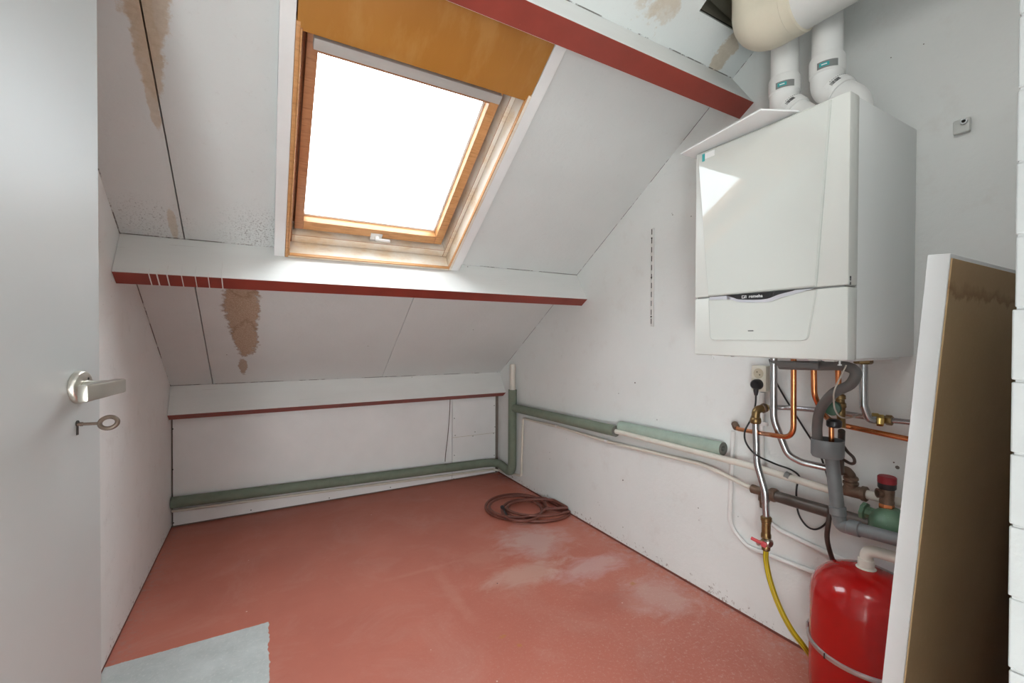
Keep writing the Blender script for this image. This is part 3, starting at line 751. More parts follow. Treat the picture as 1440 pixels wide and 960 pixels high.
# insulated pipe along the back wall, round the corner and up
yk = YB-.037; za = py(240, 707, yk).z; zb_ = py(675, 652, yk).z; zr = (za+zb_)/2
xr_ = XR-.036; yv = px(720.5, 600, xr_).y
zc = px(720, 547.5, xr_).z; ztop = px(720, 512, xr_).z
t = thing('insulated_pipe', 'green foam-clad pipe along the foot of the back wall and up the corner', 'pipe', (.6, yk, zr))
xm = py(683, 645, yk).x
path = fillet([V((XL+.004, yk, za)), V((xm-.02, yk, zb_)), V((xr_, yk-.02, zb_-.004)), V((xr_, yv, zb_-.035)), V((xr_, yv, zc))], [.05, .07, .07], 8)
mb = MB(); mb.tube(path, .0315, 'foam', seg=24); sub(mb, 'foam_sleeve', t)
for u, rr in ((498, .0321), (626.5, .0321), (683, .0323)):
    q = py(u, 660, yk); f_ = (q.x-XL)/(xm-XL); zz = za+(zb_-za)*f_
    mb = MB(); mb.lathe((q.x, yk, zz), (1, 0, 0), [(rr, 0), (rr, .0025)], 'foamcut', seg=24); sub(mb, 'sleeve_joint', t)
mb = MB(); mb.lathe((xr_, yv, zc), up, [(.0225, 0), (.0225, ztop-zc), (.020, ztop-zc+.002)], 'creampipe', seg=24); sub(mb, 'bare_pipe', t)
# insulated branch along the right wall and the bare cream pipe that leaves it
xb_ = XR-.050
q0 = px(724, 573.5, xr_); q1 = px(866, 606, xb_); q2 = px(1060, 656, xb_); q3 = px(1166, 688, xb_)
t = thing('insulated_pipe', 'green foam-clad pipe on the right wall, ending in a bare cream pipe', 'pipe', q1)
q0b = V((xr_, yv-.032, q0.z)); dirp = (q1-q0b).normalized()
mb = MB(); mb.tube([q0b, q1], .029, 'foam', seg=24); sl = sub(mb, 'foam_sleeve', t)
mb = MB(); mb.lathe(q1, dirp, [(.029, -.001), (.029, .0018), (.013, .0022)], 'foamcut', seg=24); sub(mb, 'cut_end', sl)
zl_ = [q1.z, q2.z, q3.z]
mb = MB(); qe = px(1172, 690, xb_); mb.tube(fillet([q1, q2, qe], .3), .0128, 'creampipe', seg=20); sub(mb, 'bare_pipe', t)
qg = px(1108, 669, xb_); mb = MB(); mb.tube([qg+V((0, .008, .002)), qg-V((0, .008, .002))], .0134, 'stickergrey', seg=20); sub(mb, 'grey_band', t)
# loose half-split foam sleeve resting on the cream pipe
xs = XR-.0285
s0_ = px(873, 599.5, xs); s1_ = px(1017, 631.0, xs)
dsl = (s1_-s0_).normalized(); ax_b = dsl.cross(up).normalized(); ax_c = ax_b.cross(dsl)
m = MB(); seg_ = 26; rings = []
for L_, rr in ((0, .012), (0, .0275), (1, .0275), (1, .012)):
    p_ = s0_.lerp(s1_, L_); rings.append([m.bm.verts.new(p_+ax_b*(rr*cos(t2))+ax_c*(rr*sin(t2))) for t2 in [2.50+(2*pi-.10)*j/seg_ for j in range(seg_+1)]])
ii = m.mi('foampale'); ic = m.mi('foamcut')
for a_, b_, mm in ((0, 1, ic), (1, 2, ii), (2, 3, ic), (3, 0, ic)):
    for j in range(seg_): f = m.bm.faces.new((rings[a_][j], rings[a_][j+1], rings[b_][j+1], rings[b_][j])); f.material_index = mm
for j in (0, seg_):
    f = m.bm.faces.new([rings[k_][j] for k_ in range(4)]); f.material_index = ic
tag(m.build('foam_sleeve', origin=s0_), 'loose split pale green foam tube lying on the cream pipe by the wall', 'pipe insulation')

# thin pipe: back wall foot, corner, up and along the right wall to the old tee
xw = XR-.013; ykk = YB-.012
b0 = py(238, 719, ykk); b1 = py(676, 662.5, ykk)
w0 = px(733, 669, xw); w1 = px(735.5, 588, xw); w2 = px(790, 601, xw); w3 = px(855, 621, xw); w4 = px(985, 652, xw); w5 = px(1008, 662, xw-.020); w6 = px(1058, 687, xw-.02)
pts = [V((XL+.002, ykk, b0.z)), V((xe-.03, ykk, b1.z)), V((xw, ykk-.02, b1.z-.01)), w0, w1, w2, w3, w4, w5, w6]
t = thing('thin_pipe', 'thin white painted pipe under the green pipes, running to the brown tee', 'pipe', w3)
mb = MB(); mb.tube(fillet(pts, [.02, .03, .02, .02, .2, .2, .05, .05]), .0084, 'creamthin', seg=14); sub(mb, 'pipe', t)
for w_ in (px(783, 598.5, xw), px(853, 620, xw)):
    mb = MB(); mb.lathe(w_, (w3-w2), [(.0095, -.010), (.011, -.008), (.011, .008), (.0095, .010)], 'whitepipe', seg=12); mb.box((w_.x, w_.y-.004, w_.z-.004), (XR-.0005, w_.y+.004, w_.z+.004), 'whitepipe'); sub(mb, 'pipe_clip', t)

# bare white pipes near the boiler feet
xv = XR-.0095
pv = [px(1030.5, 606, xv), px(1026, 738, xv), px(1042, 765, xv), px(1142, 803, xv)]
yend = pv[3]
pipe('gas_pipe', 'thin white pipe dropping from the copper elbow and bending right near the floor', 'pipe', fillet([px(1031, 606, xv), px(1025.5, 738, xv), px(1050, 768, xv), px(1240, 842, xv)], .08), .0082, 'whitepipe')
pipe('thin_pipe', 'short white pipe curving right below the brown tee', 'pipe', [px(1079, 722, xv-.012), px(1081, 733, xv-.006), px(1098, 746, xv), px(1166, 779, xv), px(1240, 812, xv)], .0085, 'whitepipe', fil=.05)
# conduit under the socket
cq0, cq1 = px(1072, 551, XR-.010), px(1072, 700, XR-.010)
t = thing('cable_conduit', 'white painted conduit running down the wall from the double socket', 'conduit', cq1)
mb = MB(); mb.tube([V((XR-.010, cq0.y, cq0.z-.002)), V((XR-.010, cq0.y, cq1.z))], .0085, 'whitepipe', seg=14); sub(mb, 'tube', t)
q = px(1081, 597, XR-.012); mb = MB(); mb.box((XR-.018, cq0.y-.020, q.z-.007), (XR-.0005, cq0.y+.011, q.z+.007), 'whitepipe', bev=.002); sub(mb, 'clip', t)

# ------------------------------------------------------------------ double socket and plug
xf = XR-.048
s_a, s_b = px(1056.5, 513.5, xf), px(1077, 551, xf)
t = thing('double_socket', 'cream double wall socket below the boiler, one plug in', 'socket', (XR, (s_a.y+s_b.y)/2, (s_a.z+s_b.z)/2))
mb = MB(); mb.box((xf, s_b.y, s_b.z), (XR-.0005, s_a.y, s_a.z), 'socket', bev=.003); sub(mb, 'housing', t)
yc = (s_a.y+s_b.y)/2; hh = (s_a.z-s_b.z); rs_ = min(hh*.215, (s_a.y-s_b.y)*.42)
zt1, zt2 = s_b.z+hh*.70, s_b.z+hh*.27
for zz in (zt1, zt2):
    mb = MB(); mb.lathe((xf-.0006, yc, zz), (1, 0, 0), [(rs_, 0), (rs_*1.06, .0004), (rs_*1.06, .002)], 'socket', seg=30); mb.lathe((xf-.0010, yc, zz), (1, 0, 0), [(rs_*.93, 0), (rs_*.93, .0012)], 'socketwell', seg=30)
    for d_ in (-1, 1): mb.lathe((xf-.0014, yc+d_*.0050, zz+d_*.0050), (1, 0, 0), [(.0022, 0), (.0022, .001)], 'dark', seg=10)
    sub(mb, 'outlet', t)
xp = xf-.001
tp = thing('power_plug', 'black plug in the lower outlet with a long looping black cord', 'plug', (xp, yc, zt2))
mb = MB(); mb.lathe((xp-.001, yc, zt2), (-1, 0, 0), [(rs_*.98, 0), (rs_*.98, .012), (rs_*.8, .024), (rs_*.55, .028)], 'black', seg=28); mb.tube([V((xp-.014, yc, zt2)), V((xp-.014, yc, zt2-.026)), V((xp-.014, yc, zt2-.040))], [.010, .0085, .0055], 'black', seg=14)
sub(mb, 'plug_body', tp)
cpts = [V((xp-.014, yc, zt2-.036)), px(1062, 570, xp-.012), px(1055.5, 590, 1.56), px(1047.5, 606, 1.50), px(1049, 622, 1.475), px(1063, 639, 1.474), px(1090, 652, 1.53), px(1112, 660, 1.618), px(1124, 670, 1.630), px(1120.5, 684, 1.634), px(1120, 700, 1.634), px(1123, 722, 1.634), px(1134, 739, 1.634), px(1147, 744, 1.630), px(1160, 737, 1.625), px(1167, 724, 1.62)]
mb = MB(); mb.tube(spline(cpts, 8), .0031, 'cable', seg=10); sub(mb, 'cord', tp)
pipe('power_cable', 'straight black cable slanting down the wall behind the chrome pipes', 'cable', [px(1082, 505, 1.636), px(1093, 540, 1.640), px(1128, 598, 1.640), px(1152, 637, 1.640), px(1167, 680, 1.640)], .0030, 'cable', smooth_path=True, seg=10)

# ------------------------------------------------------------------ chrome pipes
zu = BZ0-.002
xA = 1.500
pA = [px(1088, 507, xA), px(1088, 590, xA), px(1108, 640, xA+.01), px(1128, 650, xA+.02), px(1170, 659, xA+.05)]
pA[0].z = BZ0-.006
t = thing('chrome_pipe', 'chrome pipe from the left of the boiler underside curving down to the grey drain', 'pipe', pA[0])
mb = MB(); mb.tube(fillet(pA, [.12, .07, .07], 10), .0110, 'chrome', seg=20); sub(mb, 'pipe', t)
# horizontal chrome pipe on the wall with old brass elbow
xB = 1.605
eD = px(1063, 577, 1.515)                                    # brass elbow centre
bp = [px(1074, 573.5, 1.545), px(1100, 572.5, xB), px(1160, 577, xB), px(1226, 587.5, xB)]
t = thing('chrome_pipe', 'horizontal chrome pipe on the wall passing behind the copper pipes', 'pipe', bp[1])
mb = MB(); mb.tube(fillet(bp, .06), .0090, 'chrome', seg=18); sub(mb, 'pipe', t)
f0, f1 = px(1228, 588, xB), px(1254, 591, xB)
dv = (f1-f0).normalized()
mb = MB(); mb.hexnut(f0-dv*.004, dv, .0165, .018, 'brassbright'); mb.lathe(f0+dv*.014, dv, [(.012, 0), (.012, (f1-f0).length-.028)], 'brass', seg=20); mb.hexnut(f1-dv*.014, dv, .0150, .016, 'brass'); sub(mb, 'coupling', t)
fe = px(1300, 595.5, xB); mb = MB(); mb.tube([f1, fe], .0082, 'chrome', seg=18); sub(mb, 'outlet_pipe', t)
# elbow with the pipe that drops to the drain cock
xD = 1.515
dpts = [V((eD.x, eD.y, eD.z-.014)), px(1064.5, 652, xD), px(1076, 692, xD), px(1077.5, 727, xD)]
dpts[0] = px(1062.5, 588, xD)
t = thing('drain_pipe', 'vertical chrome pipe with brass elbow on top and a red-handled drain cock', 'pipe', dpts[3])
mb = MB(); mb.tube(fillet(dpts, [.12, .12], 9), .0112, 'chrome', seg=20); sub(mb, 'pipe', t)
e1_ = px(1063, 576, xD); e2_ = px(1074.5, 573.5, 1.545)
mb = MB(); mb.tube(fillet([px(1062.5, 592, xD), e1_, e2_], .018, 8), .0135, 'brass', seg=20)
dq = (e2_-e1_).normalized(); mb.hexnut(e2_-dq*.008, dq, .0175, .012, 'bronze'); mb.lathe(e2_+dq*.004, dq, [(.0155, 0), (.014, .005)], 'brassbright', seg=18)
cb = px(1062.5, 590, xD); mb.lathe(cb, (0, 0, -1), [(.0150, -.008), (.0175, -.004), (.0185, .006), (.0165, .012), (.0130, .014)], 'brass', seg=20)
sub(mb, 'brass_elbow', t)
n0 = dpts[3]; mb = MB()
prof = [(.0130, -.004), (.0175, 0), (.0175, .012), (.0155, .014), (.0155, .020)]
for k_ in range(6): prof += [(.0138, .022+k_*.006), (.0145, .025+k_*.006)]
prof += [(.0160, .060), (.0160, .070), (.0125, .074), (.0125, .096), (.0100, .104)]
mb.lathe(n0, (0, 0, -1), prof, 'brass', seg=20); vb = sub(mb, 'brass_coupling', t)
vz = n0.z-.080; vc = V((n0.x, n0.y, vz))
mb = MB(); mb.lathe(vc+V((-.006, -.008, -.002)), V((-.3, -.95, 0)), [(.012, 0), (.014, .004), (.014, .013), (.010, .016)], 'nickel', seg=18); mb.lathe(vc-up*.02, (0, 0, -1), [(.011, -.004), (.0135, .0), (.0135, .012), (.0105, .016)], 'brass', seg=18)
mb.obox(vc+V((.0, .022, -.022)), V((.0, .010, -.004)), V((.004, 0, 0)), V((0, .002, .005)), 'zinc', bev=.001)
sub(mb, 'cock_body', t)
la, lb = px(1074, 765, xD-.026), px(1056, 756, xD-.040)
mb = MB(); ld = (lb-la).normalized(); mb.obox((la+lb)/2, (lb-la)/2, ld.cross(up).normalized()*.003, ld.cross(up).normalized().cross(ld)*.0055, 'redlever', bev=.0015)
mb.obox(la-ld*.001, ld*.008, ld.cross(up).normalized()*.0045, ld.cross(up).normalized().cross(ld)*.0095, 'redlever', bev=.002); mb.lathe(vc-V((.010, 0, 0)), (-1, 0, 0), [(.0075, 0), (.0075, .020)], 'nickel', seg=14)
sub(mb, 'red_lever', t)
# yellow hose from the cock to the floor
h0 = V((vc.x, vc.y, vc.z-.034))
hp = [h0, px(1077.5, 790, 1.512), px(1084, 820, 1.510), px(1097, 855, 1.512), px(1113, 885, 1.520), px(1131, 909, 1.538), V((1.572, .735, .030)), V((1.602, .705, .0105)), V((1.628, .66, .0092))]
t = thing('garden_hose', 'yellow striped garden hose hanging from the drain cock down to the floor', 'hose', hp[-1])
sp = spline(hp, 8)
mb = MB(); mb.tube(sp, .0088, 'yellow', seg=18); hs = sub(mb, 'hose_tube', t)
mb = MB()
for off in (V((-.0070, .0045, .002)), V((-.0070, -.0042, -.002)), V((-.0020, -.0084, 0))):
    mb.tube([p_+off*1.02 for p_ in sp[:-10]], .0011, 'yellowdark', seg=6)
sub(mb, 'hose_stripe', hs)
# right chrome pipe
xC = 1.56
pC = [px(1214, 512, xC), px(1214.5, 570, xC), px(1222, 590, xC+.012), px(1236, 590.5, xC+.03)]
pC[0].z = BZ0-.006
t = thing('chrome_pipe', 'chrome pipe at the right of the boiler underside bending into a brass nut', 'pipe', pC[0])
mb = MB(); mb.tube(fillet(pC, [.03, .02], 8), .0110, 'chrome', seg=20); sub(mb, 'pipe', t)
mb = MB(); mb.lathe(pC[0]-V((0, 0, .015)), up, [(.020, 0), (.024, .004), (.024, .014)], 'brass', seg=6); sub(mb, 'union_nut', t)
mb = MB(); mb.hexnut(pC[3]-V((.004, -.004, 0)), V((.4, -.9, -.03)), .0175, .016, 'brassbright'); sub(mb, 'compression_nut', t)

# ------------------------------------------------------------------ copper pipes
xc = 1.425
cA = [px(1116, 512, xc), px(1116, 616, xc), px(1086, 611.5, xc+.030), px(1064, 608, 1.547), px(1038, 603, 1.605), px(1032, 595, 1.630)]
cA[0].z = BZ0-.006
t = thing('copper_pipe', 'copper pipe dropping from the boiler and curving left to a wall elbow', 'pipe', cA[0])
mb = MB(); mb.tube(fillet(cA, [.055, .08, .08, .02], 10), .0080, 'copper', seg=18); sub(mb, 'pipe', t)
ee = px(1031.5, 598, 1.628)
mb = MB(); mb.lathe(px(1035.5, 601, 1.612), V((.025, .030, .020)), [(.0095, -.006), (.0125, -.002), (.0135, .010), (.0120, .016), (.0125, .024)], 'bronze', seg=16); sub(mb, 'wall_elbow', t)
xc2 = 1.45
cB = [px(1144, 515, xc2), px(1145, 555, xc2), px(1156, 580, xc2+.03), px(1170, 594, 1.55), px(1190, 599, 1.60), px(1310, 624, 1.60)]
cB[0].z = BZ0-.006
pipe('copper_pipe', 'copper pipe passing behind the grey hose and continuing right along the wall', 'pipe', cB, .0080, 'copper', fil=[.06, .06, .03, .05], seg=18)
cC = [px(1178, 514, 1.50), px(1179.5, 556, 1.50)]; cC[0].z = BZ0-.006
pipe('copper_pipe', 'short dull copper pipe from the boiler to the green filling valve', 'pipe', cC, .0075, 'copper', seg=18)

# ------------------------------------------------------------------ filling valve with green knob
t = thing('filling_valve', 'brass filling valve with green knob and black cap under the boiler', 'valve', px(1180, 580, 1.50))
vb0 = px(1181, 556, 1.50); vb1 = px(1184, 612, 1.50)
mb = MB(); ax_ = (vb1-vb0); L = ax_.length
mb.lathe(vb0, ax_, [(.0105, -.004), (.0145, 0), (.0145, .010), (.0115, .012), (.0115, .020), (.0150, .024), (.0150, .034), (.0120, .038), (.0120, .058), (.0105, .062), (.0105, .095)], 'brass', seg=16)
mb.hexnut(px(1174, 590, 1.475), V((-.2, .2, -.5)), .016, .020, 'brass'); sub(mb, 'valve_body', t)
kq = px(1170, 574, 1.440); mb = MB(); mb.lathe(kq, V((-1, -.3, .0)), [(.0190, -.022), (.0212, -.018), (.0212, .0), (.0195, .004), (.008, .006)], 'greenknob', seg=24); sub(mb, 'green_knob', t)
mb = MB(); mb.lathe(px(1173, 589, 1.462), V((0, 0, -1)), [(.0125, 0), (.0195, .006), (.0195, .020), (.0165, .024)], 'black', seg=24); sub(mb, 'black_cap', t)
mb = MB(); mb.tube([px(1169, 600, 1.470), px(1169.5, 630, 1.47)], .0070, 'copper', seg=14); sub(mb, 'copper_stub', t)
mb = MB(); mb.tube([px(1183.5, 606, 1.512), px(1183, 620, 1.54), px(1182, 645, 1.545), px(1182, 664, 1.56)], .0095, 'iron', seg=14); sub(mb, 'iron_stub', t)
mb = MB(); lp = [px(1185, 625, 1.49), px(1192, 635, 1.475), px(1200, 643, 1.465), px(1201.5, 650, 1.465), px(1196, 651.5, 1.47), px(1186, 646, 1.49)]
mb.tube(spline(lp, 6), .0042, 'hosebrown', seg=10); sub(mb, 'lever_loop', t)

# ------------------------------------------------------------------ condensate hose and drain
xh = 1.360
g0 = px(1082, 507, xh-.03); 
gp = [px(1097, 513, xh), px(1112, 513.5, xh), px(1150, 514, xh-.01), px(1186, 514.5, xh-.02), px(1203, 523, xh-.025), px(1196, 540, xh-.02), px(1172, 553, xh-.01), px(1154, 575, xh+.04), px(1149, 600, xh+.075), px(1150.5, 625, xh+.090)]
t = thing('condensate_hose', 'thick grey rubber hose looping under the boiler into the grey funnel', 'hose', gp[-1])
sp = spline(gp, 9); mb = MB(); mb.tube(sp, .0132, 'hosegrey', seg=20); sub(mb, 'hose_tube', t)
mb = MB(); c1, c2 = px(1143, 512, xh-.01), px(1153, 512.8, xh-.01); mb.lathe(c1, (c2-c1), [(.0140, -.002), (.0152, 0), (.0152, (c2-c1).length), (.0140, (c2-c1).length+.002)], 'pvcgrey', seg=22); sub(mb, 'hose_sleeve', t)
mb = MB(); c1 = px(1085, 505, xh); mb.prism([px(1080, 506.5, xh-.05), px(1150, 510.5, xh-.05), px(1150, 519, xh-.05), px(1094, 515, xh-.05)], (.012, 0, 0), 'hosegrey'); sub(mb, 'trap_body', t, bevel=.002)
xg = 1.462
fc = px(1162.5, 617, xg); fb = px(1163.5, 640, xg)
t = thing('drain_pipe', 'grey plastic drain pipe with an open funnel cup and elbow to the right', 'pipe', fb)
RF = .0415; fh = fc.z-fb.z
mb = MB(); mb.lathe((fb.x, fb.y, fb.z), up, [(.020, -.008), (RF-.003, -.004), (RF, .002), (RF, fh), (RF-.0035, fh), (RF-.0035, .006), (.004, .004)], 'pvcgrey', seg=40); sub(mb, 'funnel_cup', t)
d0 = px(1173, 640, xg+.01); d1 = px(1178.5, 722, xg+.01); d2 = px(1182, 738, xg+.008); d3 = px(1200, 742, xg); d4 = px(1275, 762, xg)
d0 = V((d0.x, d0.y+.006, fb.z-.006))
mb = MB(); mb.tube(fillet([d0, d1, d2+V((0, 0, -.004)), d3, d4], [.03, .03, .05], 8), .0178, 'pvcgrey', seg=26); dp = sub(mb, 'pipe', t)
dv = (d1-d0).normalized(); mb = MB(); mb.lathe(d1, dv, [(.0180, -.022), (.0212, -.020), (.0212, .002), (.0185, .004)], 'pvcgrey', seg=26); sub(mb, 'pipe_collar', t)
dv = (d4-d3).normalized(); mb = MB(); mb.lathe(d3, dv, [(.0182, -.012), (.0212, -.010), (.0212, .016), (.0185, .018)], 'pvcgrey', seg=26); sub(mb, 'pipe_collar', t)
# thin wire hanging from the boiler
pipe('thermostat_wire', 'thin beige wire hanging in a curve from the boiler underside', 'cable', [px(1190, 513, 1.315), px(1183, 528, 1.312), px(1174, 547, 1.312), px(1172.5, 562, 1.33), px(1175, 577, 1.36), px(1183, 586.5, 1.40), px(1197, 587, 1.47), px(1208, 583, 1.58)], .0021, 'cablegrey', smooth_path=True, seg=8)

# ------------------------------------------------------------------ brown iron pipe, tee, dark hose
xi = 1.600
i0, i1, i2 = px(1060, 687.5, xi), px(1090, 697, xi), px(1225, 737, xi)
t = thing('iron_pipe', 'brown iron pipe sloping along the right wall from a rusty tee', 'pipe', i1)
di = (i2-i1).normalized()
mb = MB(); mb.tube([i1, i2], .0195, 'iron', seg=22); sub(mb, 'pipe', t)
mb = MB(); mb.lathe(i0, di, [(.0115, -.010), (.0165, -.006), (.0165, .006), (.0150, .010), (.0150, (i1-i0).length-.018), (.0235, (i1-i0).length-.014), (.0245, (i1-i0).length), (.0220, (i1-i0).length+.006)], 'bronze', seg=18)
mb.lathe(px(1075, 691, xi), (0, .05, -1), [(.0150, -.004), (.0165, .015), (.0190, .018), (.0190, .034), (.0150, .038), (.0120, .060)], 'bronze', seg=16); sub(mb, 'tee', t)
pipe('rubber_hose', 'dark brown rubber hose dropping from the iron pipe behind the red tank', 'hose', [px(1168, 712, 1.575), px(1165, 735, 1.565), px(1163, 755, 1.572), px(1167, 775, 1.592), px(1176, 800, 1.612), px(1190, 830, 1.618)], .0072, 'hosebrown', smooth_path=True, seg=12)
# cream pipe continuing right with bronze elbow above
xq_ = 1.597
g1, g2, g3 = px(1188, 660, xq_), px(1199, 672, xq_), px(1216, 692, xq_)
t = thing('pipe_fitting', 'tarnished bronze elbow fittings joining the cream pipe behind the grey drain', 'fitting', g2)
mb = MB(); mb.tube(fillet([px(1176, 661, 1.575), px(1190, 661, xq_-.005), px(1196, 668, xq_), px(1197, 680, xq_)], .012), .0145, 'bronze', seg=18)
mb.lathe(px(1196.5, 671, xq_), (0, 0, -1), [(.0170, -.004), (.0200, 0), (.0200, .006), (.0175, .008), (.0175, .012), (.0210, .014), (.0210, .020), (.0185, .022), (.0185, .045)], 'bronze', seg=20)
mb.tube([px(1188, 688, xq_), px(1214, 694, xq_)], .0185, 'bronze', seg=20); dv = (px(1214, 694, xq_)-px(1188, 688, xq_)).normalized()
mb.lathe(px(1213, 693.5, xq_), dv, [(.0185, -.002), (.0225, 0), (.0225, .010), (.0195, .012)], 'bronze', seg=20); sub(mb, 'elbow', t)
mb = MB(); mb.tube([px(1215, 694, xq_), px(1300, 715, xq_)], .0135, 'creampipe', seg=18); sub(mb, 'bare_pipe', t)
# safety valve on green pot
xs_ = 1.555
sc = px(1247, 702, xs_)
t = thing('safety_valve', 'red-capped brass safety valve standing on a green cast body', 'valve', px(1247, 745, xs_))
zA, zB = px(1247, 669, xs_).z, px(1247, 714, xs_).z; L = zA-zB; c_ = V((xs_, sc.y, zB))
mb = MB(); mb.lathe(c_, up, [(.0155, -.010), (.0180, 0), (.0180, L*.10), (.0150, L*.16)], 'copper', seg=6); sub(mb, 'copper_nut', t)
mb = MB(); mb.lathe(c_, up, [(.0175, L*.14), (.0175, L*.22), (.0165, L*.25), (.0180, L*.55), (.0160, L*.62)], 'bronze', seg=20)
od = V((-.75, .66, .05)).normalized(); oc = c_+up*(L*.44)
mb.lathe(oc, od, [(.0125, .0), (.0125, .020), (.0135, .024), (.0090, .024), (.0090, .012)], 'bronze', seg=20); mb.lathe(oc+od*.013, od, [(.0088, 0), (.0088, .001)], 'dark', seg=16); sub(mb, 'valve_body', t)
mb = MB(); prof = [(.0190, L*.60), (.0215, L*.64), (.0215, L*.78)]; mb.lathe(c_, up, prof, 'black', seg=24); sub(mb, 'collar', t)
mb = MB(); mb.lathe(c_, up, [(.0215, L*.78), (.0220, L*.80), (.0220, L*.97), (.0195, L)], 'redcap', seg=24); sub(mb, 'red_cap', t)
mb = MB(); gz = c_.z-.004
mb.lathe((xs_, sc.y-.010, gz), (0, 0, -1), [(.020, -.006), (.030, .002), (.042, .014), (.050, .030), (.051, .050), (.046, .064), (.030, .072)], 'greencast', seg=30)
mb.lathe(V((xs_, sc.y+.025, gz-.026)), V((0, 1, .1)), [(.018, 0), (.018, .022), (.026, .024), (.026, .034), (.018, .036)], 'greencast', seg=8); sub(mb, 'cast_body', t)

# ------------------------------------------------------------------ expansion tank
TX, TY, TR = 1.492, .579, .133
t = thing('expansion_tank', 'red round expansion tank with metal band, half behind the leaning board', 'tank', (TX, TY, 0))
mb = MB(); prof = [(.060, 0), (.085, .004), (.110, .014), (.127, .040), (TR, .075), (TR, .345), (.130, .372), (.118, .398), (.095, .421), (.060, .437), (.025, .444), (.006, .445)]
mb.lathe((TX, TY, .001), up, prof, 'tankred', seg=56); sub(mb, 'tank_body', t, smooth=50)
mb = MB(); mb.lathe((TX, TY, .205), up, [(TR+.0006, 0), (TR+.0055, .002), (TR+.0066, .007), (TR+.0055, .012), (TR+.0006, .014)], 'zinc', seg=56, cap=False)
bd_ = V((-.30, .95, 0)).normalized(); c_ = V((TX, TY, .212))+bd_*(TR+.004)
mb.obox(c_+V((.02, .004, .008)), V((.03, .006, 0)), V((0, .003, 0)), V((0, 0, .012)), 'zinc', bev=.001)
bo = sub(mb, 'metal_band', t)
ang = V((-.985, -.05, 0)).normalized(); ang = (px(1164, 905, 1.37)-V((TX, TY, 0))); ang.z = 0; ang.normalize()
mb = MB(); mb.obox(V((TX, TY, .212))+ang*(TR+.0062), ang*.0016, ang.cross(up)*.0012, up*.0072, 'dark'); sub(mb, 'band_joint', bo)
noz = V((TX, TY, .440))
mb = MB(); pe = px(1300, 780, 1.50)
mb.tube(fillet([noz, noz+V((0, 0, .058)), V((TX+.02, TY-.16, noz.z+.064))], .024, 8), .0155, 'creampipe', seg=22)
mb.lathe(noz, up, [(.024, .0), (.024, .006), (.0195, .009), (.0195, .030), (.0165, .032)], 'creampipe', seg=22); sub(mb, 'outlet_pipe', t)

# ------------------------------------------------------------------ leaning board
XE = .90
top = EYE + ray(1337, 358)*(XE/ray(1337, 358).x); bot = EYE + ray(1270, 960)*(XE/ray(1270, 960).x)
slope = (bot.y-top.y)/(bot.z-top.z)
yfl = bot.y + slope*(0.001-bot.z)
lean = V((0, slope, 1)).normalized(); nb = V((0, 1, -slope)).normalized(); th_ = .0265
ztop_ = top.z
hgt = (ztop_-.001)/lean.z
c0 = V((XE, yfl, .001)); xw_ = XR-.04-XE
t = thing('leaning_board', 'brown hardboard panel with white edges leaning upright at the right', 'board', (XE+.3, yfl, 0))
c0 = c0 + V((0, 0, .002))
mb = MB(); cc = c0 + V((xw_/2, 0, 0)) + lean*(hgt/2) + nb*(th_/2)
mb.obox(cc, V((xw_/2, 0, 0)), lean*(hgt/2), nb*(th_/2), 'white_trim', bev=.0012); core = sub(mb, 'edge_frame', t)
core['label'] = 'white painted edge'
mb = MB(); cc = c0 + V((xw_/2+.001, 0, 0)) + lean*(hgt/2-.003) - nb*(.0008)
mb.obox(cc, V((xw_/2-.0015, 0, 0)), lean*(hgt/2-.004), nb*.0012, 'hardboard'); fc_ = mb.build('hardboard_face', t, origin=V((0, 0, 0))); fc_.location = -ORG[t]; fc_['label'] = 'bare brown hardboard with water stain along the top'

# ------------------------------------------------------------------ coiled hose on the floor
t = thing('hose_coil', 'brown-red rubber hose lying coiled on the floor in the far right corner', 'hose', pz(742, 712, 0))
rr = .0085
def circ(cx, cy, rx, ry, rot, a0, a1, z0, z1, n=40):
    out = []
    for k_ in range(n+1):
        f_ = k_/n; a_ = a0+(a1-a0)*f_; x_, y_ = rx*cos(a_), ry*sin(a_)
        out.append(V((cx+x_*cos(rot)-y_*sin(rot), cy+x_*sin(rot)+y_*cos(rot), z0+(z1-z0)*f_)))
    return out
def loop_px(u0, v0, u1, v1, zc, a0, a1, z0, z1):
    """ellipse on the floor whose picture extent is given"""
    l, r_ = pz(u0, (v0+v1)/2, zc), pz(u1, (v0+v1)/2, zc); tp_, bt = pz((u0+u1)/2, v0, zc), pz((u0+u1)/2, v1, zc)
    c_ = (l+r_)/2; a = (r_-l)/2; c2 = (tp_+bt)/2; b_ = (bt-tp_)/2; n = 44; c_ = (c_+c2)/2; out = []
    for k_ in range(n+1):
        f_ = k_/n; q_ = a0+(a1-a0)*f_; p_ = c_+a*cos(q_)+b_*sin(q_); p_.z = z0+(z1-z0)*f_; out.append(p_)
    return out
mb = MB()
coils = [loop_px(683, 694, 766, 729, .01, .6, 2*pi*1+.3, rr, rr+.002), loop_px(688, 698, 768, 728, .02, .3, 2*pi+.2, rr+.016, rr+.018), loop_px(712, 701, 803, 733, .01, .2, 2*pi+.3, rr+.001, rr+.012), loop_px(713, 703, 802, 725, .03, 2*pi*.1, 2*pi*1.02, rr+.020, rr+.031), loop_px(706, 703, 762, 733, .02, 0, 2*pi, rr+.017, rr+.016)]
allp = []
for c_ in coils:
    if allp: allp += [allp[-1].lerp(c_[0], .33), allp[-1].lerp(c_[0], .66)]
    allp += c_
for p_ in allp: p_.x = min(p_.x, XR-rr-.002)
e0_, e1_ = pz(712, 722, .02), pz(706, 716, .02)
mb.tube(allp, rr, 'hosered', seg=12); sub(mb, 'hose_tube', t)
